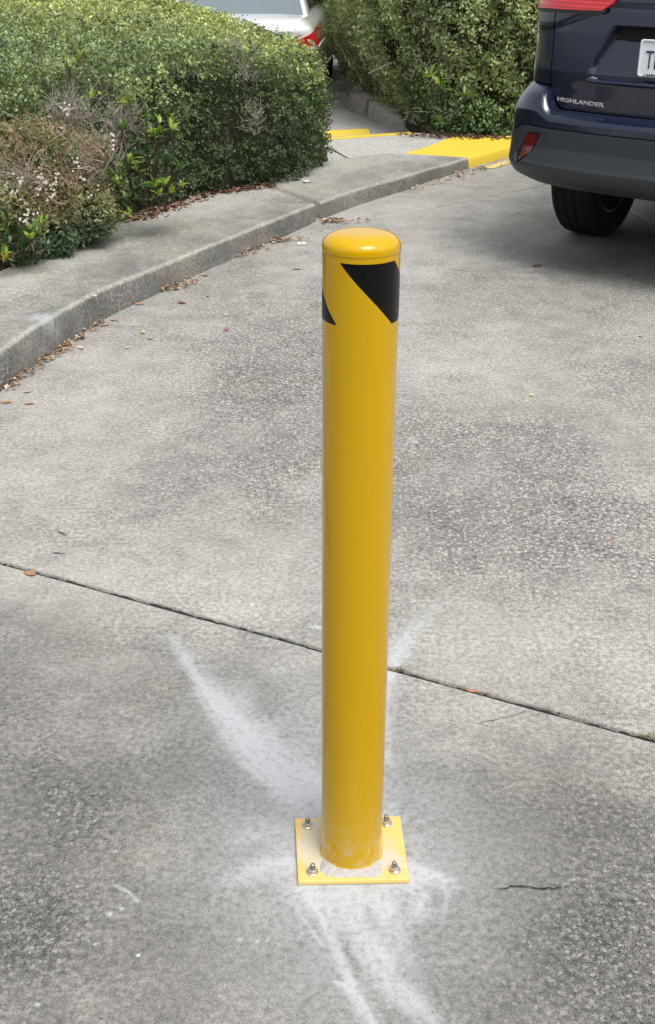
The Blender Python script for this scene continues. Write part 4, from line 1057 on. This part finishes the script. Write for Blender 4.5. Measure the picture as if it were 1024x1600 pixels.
# ------------------------------------------------------------------ vehicles: shared pieces
def ip(t, z):
    return float(np.interp(z, [a for a, _ in t], [b for _, b in t]))
def grid_patch(name, S, mapping, nu, nv, mat, parent, off=0., rim=.014, keep=None, depth=None):
    """surface patch with its own thickness; mapping(u,v)->(a,z), S(a,z)->point"""
    V = []; Fs = []
    def nrm(a, z):
        e = .004; p = S(a, z); q = S(a+e, z)-S(a-e, z); r = S(a, z+e)-S(a, z-e); n = q.cross(r)
        return n.normalized() if n.length > 1e-12 else Vector((0, -1, 0))
    for j in range(nv+1):
        for i in range(nu+1):
            a, z = mapping(i/nu, j/nv); n = nrm(a, z); d = off-(depth(a, z) if depth else 0)
            V.append(S(a, z)+n*d)
    idx = lambda i, j: j*(nu+1)+i
    N0 = len(V)
    ring = [(i, 0) for i in range(nu)]+[(nu, j) for j in range(nv)]+[(i, nv) for i in range(nu, 0, -1)]+[(0, j) for j in range(nv, 0, -1)]
    for j in range(nv):
        for i in range(nu):
            if keep:
                c = (V[idx(i, j)]+V[idx(i+1, j+1)])*.5
                if not keep(c): continue
            Fs.append((idx(i, j), idx(i+1, j), idx(i+1, j+1), idx(i, j+1)))
    if rim:
        for i, j in ring:
            a, z = mapping(i/nu, j/nv); n = nrm(a, z); V.append(V[idx(i, j)]-n*rim)
        L = len(ring)
        for k in range(L): Fs.append((idx(*ring[k]), N0+k, N0+(k+1) % L, idx(*ring[(k+1) % L])))
    me = mesh_py(name, V, Fs)
    o = link(name, me, mat, parent, True)
    if rim: me.shade_flat() if False else None
    md = None
    # sharp rim
    bm = bmesh.new(); bm.from_mesh(me); bmesh.ops.recalc_face_normals(bm, faces=bm.faces)
    for e in bm.edges:
        if len(e.link_faces) == 2 and e.calc_face_angle(0) > R(38): e.smooth = False
    # make sure the outer side faces outwards
    bm.to_mesh(me); bm.free()
    return o
def make_wheel(parent, x, y, r, wd, side):
    """side = -1 outer face towards -x"""
    Mx = Matrix.Translation((x, y, r)) @ Matrix.Rotation(R(90)*side, 4, 'Y')
    t = empty('wheel', (0, 0, 0)); t.parent = parent
    h = wd/2; pr = [(r*.64, h*.80), (r*.70, h*.98), (r*.82, h*1.04), (r*.93, h*.98), (r*.975, h*.86)]
    gro = [.62, .24, -.12-.12, -.62]
    xs = h*.78
    for g in (.60, .21, -.21, -.60):
        pr += [(r*(.998 if abs(g) < .5 else .992), h*(g+.085)), (r*.985, h*(g+.05)), (r*.985, h*(g-.05)), (r*(.998 if abs(g) < .5 else .992), h*(g-.085))]
    pr += [(r*.975, -h*.86), (r*.93, -h*.98), (r*.82, -h*1.04), (r*.70, -h*.98), (r*.64, -h*.80)]
    m = MB(); m.lathe(pr, 72, Mx); m.build('tyre', M['rubber'], t, True)
    m = MB(); m.lathe([(r*.65, h*.8), (r*.63, h*.7), (r*.60, 0), (r*.62, -h*.8), (r*.65, -h*.82)], 48, Mx)
    md_ = MB(); md_.lathe([(r*.645, -h*.55), (.0, -h*.50)], 40, Mx); md_.build('shade_disc', M['black'], t)  # black disc paints the shade inside the wheel
    for k in range(5):
        a = 2*math.pi*k/5; m.box(-.03, .03, .04, r*.62, h*.45, h*.62, Mx @ Matrix.Rotation(a, 4, 'Z'))
    m.lathe([(.0, h*.66), (.06, h*.66), (.07, h*.40)], 24, Mx); m.build('rim', M['rim'], t, True)
    m = MB(); m.lathe([(.02, -h*.1), (r*.45, -h*.1), (r*.45, -h*.3), (.09, -h*.35), (.08, -h*.9), (.0, -h*.9)], 32, Mx, cap0=True); m.build('brake_disc', M['disc'], t, True)
    return t
def text_mesh(body, size=1.):
    cu = bpy.data.curves.new('lettering', 'FONT'); cu.body = body; cu.size = size; cu.extrude = .02; cu.align_x = 'LEFT'; cu.resolution_u = 2
    o = bpy.data.objects.new('lettering_source', cu); COL.objects.link(o)
    dg = bpy.context.evaluated_depsgraph_get(); me = bpy.data.meshes.new_from_object(o.evaluated_get(dg))
    bpy.data.objects.remove(o); bpy.data.curves.remove(cu); me.materials.clear(); return me

# ------------------------------------------------------------------ dark blue car (rear towards us)
PHI = R(34)
suv = empty('parked_car', (1.480, 5.600, 0), -PHI)
tag(suv, 'dark navy blue SUV seen from behind, stopped on the drive at the right edge', 'car')
WG = [(.30,.80),(.60,.835),(.77,.835),(.86,.818),(1.0,.815),(1.10,.818),(1.20,.800),(1.30,.775),(1.40,.735),(1.70,.60),(1.76,.50)]
RG = [(.30,.12),(.60,.10),(.765,.104),(.90,.088),(.93,.086),(1.0,.092),(1.13,.105),(1.20,.112),(1.30,.135),(1.36,.170),(1.70,.48),(1.76,.62)]
def surf(W, Rr):
    def S(a, z):
        wv = ip(W, z) if not callable(W) else W(z); s_ = 1 if a >= 0 else -1; q = abs(a)
        if q <= 1:
            x = math.sin(q*math.pi/2); y = Rr(a, z)+.09*x*x+.36*(1-max(0, 1-x**5)**(1/5)); return Vector((s_*wv*x, y, z))
        t = q-1; fr = 1-.10*max(0, (t-.75)/.25)**2
        return Vector((s_*wv*fr, Rr(s_, z)+.45+t*4.05, z))
    return S
SG = surf(WG, lambda a, z: ip(RG, z))
WB = [(.40,.80),(.46,.850),(.52,.864),(.62,.868),(.69,.866),(.755,.862),(.80,.846),(.862,.820),(1.,.82)]
def zt(x):
    return .764+.100*float(sst(.575, .70, abs(x)))
def zb(x):
    return .690-.055*float(sst(.72, .86, abs(x)))
def RBf(a, z):
    x = .865*math.sin(min(1, abs(a))*math.pi/2); b, t_ = zb(x), zt(x); t = (z-b)/(t_-b)
    if t < 0: return float(np.interp(z, [.40,.44,.462,.495,.520,.535,.60,.69], [.14,.05,.012,-.018,-.024,-.016,.002,.006]))
    return float(np.interp(t, [0,.42,.62,.80,.92,1.,1.2], [0,.0,.010,.034,.070,.105,.12]))
SB = surf(WB, RBf)
def a_of(x, W, z): 
    q = max(-1, min(1, x/ip(W, z))); return math.asin(q)*2/math.pi
# dark inner shell so that the gaps read black
V = []; Fs = []; na = 70; zs = [.40,.50,.62,.72,.80,.90,1.0,1.15,1.28]
for z in zs:
    for i in range(na+1):
        a = -1.99+3.98*i/na; p = SG(a, z); V.append(Vector((p.x*.972, p.y+(.045 if abs(a) < 1 else 0)+(.02 if z < .75 else 0), z)))
for j in range(len(zs)-1):
    for i in range(na): k = j*(na+1)+i; Fs.append((k, k+1, k+na+2, k+na+1))
    Fs.append((j*(na+1), (j+1)*(na+1), (j+1)*(na+1)+na, j*(na+1)+na))
Fs.append(tuple(range((len(zs)-1)*(na+1), len(zs)*(na+1)))); Fs.append(tuple(range(na+1))[::-1])
link('inner_shell', fix_normals(mesh_py('inner_shell', V, Fs)), M['black'], suv)
# liftgate with the number plate recess and the crease under the lamp
GL = [(.764,.545),(.770,.590),(.780,.612),(.800,.630),(.84,.640),(.895,.645),(1.13,.650),(1.36,.650)]
def rec_depth(a, z):
    x = ip(WG, z)*math.sin(max(-1, min(1, a))*math.pi/2); ax = abs(x)
    edge = float(np.interp(z, [.905,.916,.966,1.13,1.14], [.425,.432,.440,.345,.335]))
    di = min((edge-ax)/.020, (z-.910)/.010, (1.142-z)/.014)
    d = float(sst(0, 1, di))*(.050 if z > 0 else 0)*(.45+.55*float(sst(.90, 1.14, z)))
    lip = .010*math.exp(-((z-.903)/.007)**2)*float(sst(.46, .42, ax))
    zc = float(np.interp(ax, [0, .36, .66], [1.215, 1.215, 1.105]))
    d -= .008*float(sst(-.006, .024, z-zc))
    return d-lip
def gmap(u, v):
    z = .764+(1.352-.764)*v; xx = (-1+2*u)*ip(GL, z); return a_of(xx, WG, z), z
grid_patch('liftgate', SG, gmap, 170, 110, M['navy'], suv, 0.0, depth=rec_depth)
# body corners beside the gate, flanks
for s in (-1, 1):
    def cm(u, v, s=s):
        z = .868+(1.35-.868)*v; a0 = a_of(ip(GL, z)+.006, WG, z); a1 = 1.012; return s*(a0+(a1-a0)*u), z
    grid_patch('rear_corner_panel', SG, cm, 24, 40, M['navy'], suv, 0., depth=lambda a, z: -.008*float(sst(-.006, .024, z-float(np.interp(ip(WG, z)*math.sin(min(1, abs(a))*math.pi/2), [.60, .66, .82], [1.135, 1.105, 1.09])))))
    def fm(u, v, s=s): return s*(1.014+.98*u), .32+(1.35-.32)*v
    def kp(c): return all(math.hypot(c.y-yy, c.z-.37) > .415 for yy in (1.0, 3.85))
    grid_patch('side_panel', SG, fm, 130, 34, M['navy'], suv, 0., 0, keep=kp)
    m = MB()
    for yy in (1.0, 3.85):
        n = 24
        for k in range(n):
            t0, t1 = math.pi*k/n-.1, math.pi*(k+1)/n-.1
            q = lambda r_, t, x: (s*x, yy+r_*math.cos(t), .37+r_*math.sin(t))
            m.add([q(.405, t0, .845), q(.405, t1, .845), q(.455, t1, .850), q(.455, t0, .850), q(.405, t0, .50), q(.405, t1, .50)], [(0, 1, 2, 3), (0, 1, 5, 4)])
    m.build('wheel_arch', M['clad'], suv)
# bumper cover
def bm_(u, v):
    a = -1.012+2.024*u; x = .865*math.sin(max(-1, min(1, a))*math.pi/2); b, t_ = zb(x)+.002, zt(x)-.002
    vv = v; return a, b+(t_-b)*vv
grid_patch('rear_bumper', SB, bm_, 120, 22, M['navy'], suv, 0.)
POCK = [(-.735,.612),(-.715,.652),(-.675,.660),(-.628,.660),(-.668,.575),(-.742,.518),(-.772,.512),(-.775,.56)]
def in_poly_d(x, z, poly):
    ins = False; dm = 9
    for i in range(len(poly)):
        (x0, y0), (x1_, y1_) = poly[i], poly[(i+1) % len(poly)]
        if ((y0 > z) != (y1_ > z)) and x < (x1_-x0)*(z-y0)/(y1_-y0)+x0: ins = not ins
        q = (x1_-x0)**2+(y1_-y0)**2; t = max(0, min(1, ((x-x0)*(x1_-x0)+(z-y0)*(y1_-y0))/q)); dm = min(dm, math.hypot(x-x0-t*(x1_-x0), z-y0-t*(y1_-y0)))
    return dm if ins else -dm
def pdepth(a, z):
    x = -abs(.865*math.sin(max(-1, min(1, a))*math.pi/2)); d = in_poly_d(x, z, POCK)
    return .030*float(sst(-.004, .012, d))
def clm(u, v):
    a = -1.012+2.024*u; x = .865*math.sin(max(-1, min(1, a))*math.pi/2); return a, .405+(zb(x)-.003-.405)*v
grid_patch('lower_bumper', SB, clm, 230, 60, M['clad'], suv, .004, depth=pdepth)
RED = [(-.712,.654),(-.640,.654),(-.678,.572),(-.752,.524)]     # top-left, top-right, bottom-right, bottom-left
BLK = [(-.762,.650),(-.628,.662),(-.662,.572),(-.790,.504)]
for s in (-1, 1):
    for nm, Q, mt, of in (('reflector_surround', BLK, M['black'], -.004), ('reflector', RED, M['darkred'], .000)):
        def rm(u, v, s=s, Q=Q):
            p = [np.array(q) for q in Q]; top = p[0]*(1-u)+p[1]*u; bot = p[3]*(1-u)+p[2]*u; q = bot*(1-v)+top*v
            return s*-a_of(float(q[0]), [(0, .865)], .5), float(q[1])
        grid_patch(nm, SB, rm, 12, 12, mt, suv, of, .008)
    # tail lamp wrapping round the corner
    def tm(u, v, s=s):
        x0, x1_ = 1.10, None
        zt_ = 1.31
        a0 = 1.02; xi = .345-.03*v
        lo = lambda x: float(np.interp(x, [.33, .39, .66, .82], [1.245, 1.196, 1.190, 1.178]))
        a1 = a_of(xi+(0), WG, 1.22); a = a0+(a1-a0)*u; x = ip(WG, 1.22)*math.sin(min(1, a)*math.pi/2); z0 = lo(x)
        return s*a, z0+(zt_-z0)*v
    tl = grid_patch('tail_lamp', SG, tm, 50, 16, M['red'], suv, .026, .03)
    def t2(u, v, s=s):
        a, z = tm(.04+.92*u, 0); lo = z; return a, lo-.012+.011*v
    grid_patch('lamp_trim', SG, t2, 40, 2, M['clad'], tl, .020, .015)
    for yy in (1.0, 3.85): make_wheel(suv, s*.705, yy, .372, .240, s)
# greenhouse and roof
def um(u, v): return -1.98+3.96*u, 1.352+(1.70-1.352)*v
def SU(a, z):
    p = SG(a, z); t = (z-1.35)/.35
    if abs(a) > 1: q = (abs(a)-1); y0 = ip(RG, z)+.45; p.y = y0+q*(2.9-1.0*t-y0+.4)
    return p
grid_patch('upper_body', SU, um, 80, 12, M['navy'], suv, 0, 0)
def rw(u, v):
    z = 1.39+.26*v; a1 = a_of(.60-.10*v, WG, z); return -a1+2*a1*u, z
grid_patch('rear_window', SG, rw, 30, 8, M['carglass'], suv, .006, .01)
for s in (-1, 1):
    def sw(u, v, s=s): return s*(1.06+.80*u), 1.39+.25*v
    grid_patch('side_window', SU, sw, 20, 6, M['carglass'], suv, .006, .01)
V = []; Fs = []; na = 60
for k, (z, sc_) in enumerate(((1.70, 1.), (1.735, .94), (1.75, .80), (1.755, .4))):
    cy = 1.6
    for i in range(na+1):
        p = SU(-1.98+3.96*i/na, 1.70); V.append(Vector((p.x*sc_, cy+(p.y-cy)*sc_, z)))
for j in range(3):
    for i in range(na): q = j*(na+1)+i; Fs.append((q, q+1, q+na+2, q+na+1))
Fs.append(tuple(range(3*(na+1), 4*(na+1))))
link('roof', fix_normals(mesh_py('roof', V, Fs)), M['navy'], suv, True)
m = MB(); m.add([(-.78, 2.9, 1.28), (.78, 2.9, 1.28), (.80, 4.45, 1.10), (-.80, 4.45, 1.10), (-.76, 4.62, .5), (.76, 4.62, .5), (-.7, .55, 1.275), (.7, .55, 1.275)], [(0, 1, 2, 3), (3, 2, 5, 4), (6, 7, 1, 0)])
m.build('bonnet', M['navy'], suv)
# underbody, exhaust, suspension
m = MB(); m.box(-.56, .56, .45, 4.4, .34, .52); m.box(-.80, .80, 1.48, 3.4, .28, .5); m.box(-.78, .78, .16, .50, .47, .60)
m.build('underbody', M['under'], suv, bevel=.02)
m = MB()
m.tube((-.52, .98, .36), (.52, .98, .36), .035, .035, 10); m.tube((-.52, .98, .33), (-.25, 1.5, .36), .025, .03, 8); m.tube((-.40, .80, .34), (-.30, .80, .50), .03, .03, 8)
m.tube((.52, .98, .33), (.25, 1.5, .36), .025, .03, 8); m.lathe([(.02, -.10), (.09, -.09), (.10, 0), (.09, .09), (.02, .10)], 16, Matrix.Translation((0, .98, .36)) @ Matrix.Rotation(R(90), 4, 'Y'))
m.build('rear_axle', M['disc'], suv, True)
m = MB(); m.lathe([(.0, -.22), (.07, -.21), (.075, 0), (.07, .21), (0, .22)], 16, Matrix.Translation((-.20, .62, .395)) @ Matrix.Rotation(R(90), 4, 'Y') @ Matrix.Diagonal((.75, 1.2, 1, 1)))
m.tube((-.38, .58, .385), (-.46, .36, .40), .026, .028, 14); m.tube((-.05, .62, .38), (-.02, 2.0, .36), .025, .025, 10)
m.build('exhaust', M['exh'], suv, True)
# badge lettering following the gate
def lettering(name, text, x0, x1, z0, z1, mat, parent, yfun, thick=.002, shear=0., slope=0.):
    me = text_mesh(text); co = np.empty(len(me.vertices)*3, np.float32); me.vertices.foreach_get('co', co); co = co.reshape(-1, 3)
    mn, mx = co.min(0), co.max(0); u = (co[:, 0]-mn[0])/(mx[0]-mn[0]); v = (co[:, 1]-mn[1])/(mx[1]-mn[1]); d = (co[:, 2]-mn[2])/(mx[2]-mn[2])
    out = np.zeros_like(co)
    for i in range(len(co)):
        x = x0+(x1-x0)*u[i]; z = z0+(z1-z0)*v[i]+slope*u[i]; p = yfun(x, z); out[i] = (p.x, p.y-thick*d[i]-.0005, p.z)
    me.vertices.foreach_set('co', out.ravel()); me.update(); me.name = name
    return link(name, me, mat, parent)
gs = lambda x, z: SG(a_of(x, WG, z), z)+Vector((0, -.0005, 0))
lettering('badge_lettering', 'HIGHLANDER', -.600, -.352, .7975, .8155, M['badge'], suv, gs, .004, slope=-.004)
# embossed maker's emblem: three thin ovals
def oval(mb, cx, cz, rx, rz, r, yf, n=36):
    P = [yf(cx+rx*math.cos(2*math.pi*i/n), cz+rz*math.sin(2*math.pi*i/n))+Vector((0, -.010, 0)) for i in range(n)]
    for i in range(n): mb.tube(P[i], P[(i+1) % n], r, r, 6)
gsu = lambda x, z: SG(a_of(x, WG, z), z)+Vector((0, -.016, 0))
m = MB(); oval(m, .0, 1.255, .062, .040, .0042, gsu); oval(m, 0, 1.255, .018, .037, .0036, gsu); oval(m, 0, 1.272, .040, .016, .0036, gsu)
m.build('emblem', M['chrome'], suv, True)
# number plate
np_ = empty('number_plate', (-.045, SG(0, 1.0).y+.012, 1.0155)); np_.parent = suv; np_.rotation_euler = (R(-3), 0, 0)
PW, PH = .160, .0775
m = MB(); m.box(-PW+.006, PW-.006, -.004, .0, -PH+.005, PH-.005); m.build('plate', M['platewhite'], np_)
def rrect(w_, h_, r, n=6):
    out = []
    for cx, cz, a0 in ((w_-r, h_-r, 0), (-w_+r, h_-r, 90), (-w_+r, -h_+r, 180), (w_-r, -h_+r, 270)):
        for k in range(n+1): a = R(a0+90*k/n); out.append((cx+r*math.cos(a), cz+r*math.sin(a)))
    return out
o_, i_ = rrect(PW, PH, .014), rrect(PW-.011, PH-.008, .008); n = len(o_)
V = [(x, -.002, z) for x, z in o_]+[(x*.985, -.008, z*.98) for x, z in o_]+[(x, -.0085, z) for x, z in i_]+[(x, -.0042, z) for x, z in i_]
m = MB(); m.add(V, [(j*n+i, j*n+(i+1) % n, (j+1)*n+(i+1) % n, (j+1)*n+i) for j in range(3) for i in range(n)])
m.box(-PW+.03, PW-.03, -.0085, -.002, -PH+.003, -PH+.016); m.build('plate_frame', M['platewhite'], np_, True)
flatf = lambda x, z: Vector((x, -.0045, z))
lettering('plate_lettering', 'TE', -.128, -.060, -.041, .031, M['ink'], np_, flatf, .0015)
m = MB()
for i, wd_ in enumerate((.004, .003, .005, .003, .004)): m.box(-.110+i*.0085, -.110+i*.0085+wd_, -.0100, -.0086, -PH+.004, -PH+.015)
m.build('frame_mark', M['ink'], np_)
m = MB()
for k in range(10):
    a0, a1 = 2*math.pi*k/10, 2*math.pi*(k+1)/10; m.tube((-.070+.013*math.cos(a0), -.006, .052+.009*math.sin(a0)), (-.070+.013*math.cos(a1), -.006, .052+.009*math.sin(a1)), .002, .002, 4)
m.build('plate_emblem', M['clad'], np_)

# ------------------------------------------------------------------ white cars behind the near hedge
def sedan(loc, rz, label):
    root = empty('parked_car', loc, rz); tag(root, label, 'car', None); root.scale = (1, 1, .90)
    W_ = [(.20,.80),(.35,.87),(.60,.90),(.75,.905),(.88,.86),(.93,.80)]
    Rr_ = [(.20,.10),(.30,.02),(.50,-.01),(.60,.03),(.75,.045),(.88,.0),(.90,.06),(.93,.16)]
    S = surf(W_, lambda a, z: ip(Rr_, z))
    zs = [.20,.24,.30,.36,.44,.50,.56,.60,.66,.72,.78,.84,.875,.89,.905,.93]; na = 100; V = []; Fs = []
    for z in zs:
        for i in range(na+1): V.append(S(-2+4*i/na, z))
    for j in range(len(zs)-1):
        for i in range(na): k = j*(na+1)+i; Fs.append((k, k+1, k+na+2, k+na+1))
        Fs.append((j*(na+1), (j+1)*(na+1), (j+1)*(na+1)+na, j*(na+1)+na))
    # top deck: shrink rings rising a little
    b = len(V)
    for sc_, dz in ((.85, .02), (.5, .035), (.1, .04)):
        for i in range(na+1):
            p = S(-2+4*i/na, .93); V.append(Vector((p.x*sc_, 2.2+(p.y-2.2)*(.7+.3*sc_) if sc_ > .5 else 2.2+(p.y-2.2)*sc_, .93+dz)))
    r0 = (len(zs)-1)*(na+1)
    for j in range(3):
        for i in range(na): k = r0+j*(na+1)+i; Fs.append((k, k+1, k+na+2, k+na+1))
    Fs.append(tuple(range(r0+3*(na+1), r0+4*(na+1)))); Fs.append(tuple(range(na+1))[::-1])
    link('body', fix_normals(mesh_py('body', V, Fs)), M['white'], root, True)
    def SC(a, z):
        t = (z-.90)/.52; w2 = .80-.20*t; s_ = 1 if a >= 0 else -1; q = abs(a); y0 = .62+.75*t; y1 = 3.7-.95*t
        if q <= 1: x = math.sin(q*math.pi/2); return Vector((s_*w2*x, y0+.06*x*x+.14*(1-max(0, 1-x**6)**(1/6)), z))
        return Vector((s_*w2, y0+.20+(q-1)*(y1-y0-.2), z))
    grid_patch('cabin', SC, lambda u, v: (-2+4*u, .90+.50*v), 90, 10, M['white'], root, 0, 0)
    m = MB(); m.add([SC(a, 1.40) for a in np.linspace(-2, 2, 40)], [tuple(range(40))]); m.build('roof', M['white'], root)
    grid_patch('rear_window', SC, lambda u, v: (-.80+1.60*u, .945+.40*v), 24, 8, M['paleglass'], root, .006, .01)
    m = MB(); m.add([SC(-2, .92), SC(2, .92), SC(2, 1.39), SC(-2, 1.39)], [(0, 1, 2, 3)]); m.build('windscreen', M['carglass'], root)
    for s in (-1, 1):
        grid_patch('side_window', SC, lambda u, v, s=s: (s*(1.05+.85*u), .97+.36*v), 20, 5, M['carglass'], root, .008, .01)
        def tm(u, v, s=s):
            a = .52+.62*u; t = min(1, u/.8); top = .765+.095*t; bot = .755-.10*t; return s*a, bot+(top-bot)*v
        tl = grid_patch('tail_lamp', S, tm, 30, 10, M['red'], root, .010, .02)
        def t2(u, v, s=s): a = .72+.42*u; return s*a, .695+.016*v
        grid_patch('lamp_strip', S, t2, 16, 2, M['platewhite'], tl, .016, .01)
        for yy in (.95, 3.65): make_wheel(root, s*.70, yy, .32, .205, s)
    grid_patch('lower_valance', S, lambda u, v: (-.98+1.96*u, .22+.10*v), 40, 4, M['white'], root, .008, .02)
    m = MB(); m.box(-.6, .6, .3, 4.2, .16, .3); m.build('underbody', M['under'], root)
    return root
sedan((-1.01, 10.98, LZ-.02), R(-4), 'white sedan with a red tail lamp parked behind the near hedge')
sedan((-1.02, 17.2, LZ), R(-3), 'second white car standing farther off, just seen beyond the white sedan')

# ------------------------------------------------------------------ building behind the viewer, seen in the reflections only
sf = empty('storefront', (0, -7, 0)); tag(sf, 'plain storefront with pale columns facing the drive', 'building')
m = MB(); m.box(-12, 12, -1.2, -.6, 0, 4.6); m.build('wall', M['wall'], sf)
m = MB(); m.box(-12, 12, -.58, 1.6, 3.3, 4.0); m.build('canopy', M['wall'], sf)
m = MB(); m.box(-.16, .16, -.16, .16, 0, 3.28)
cme = None
for i in range(9):
    if cme is None: o = m.build('column', M['col'], sf, bevel=.02); cme = o.data
    else: o = bpy.data.objects.new('column', cme); COL.objects.link(o); o.parent = sf
    o.location = (-10+i*2.5, 1.3, 0)
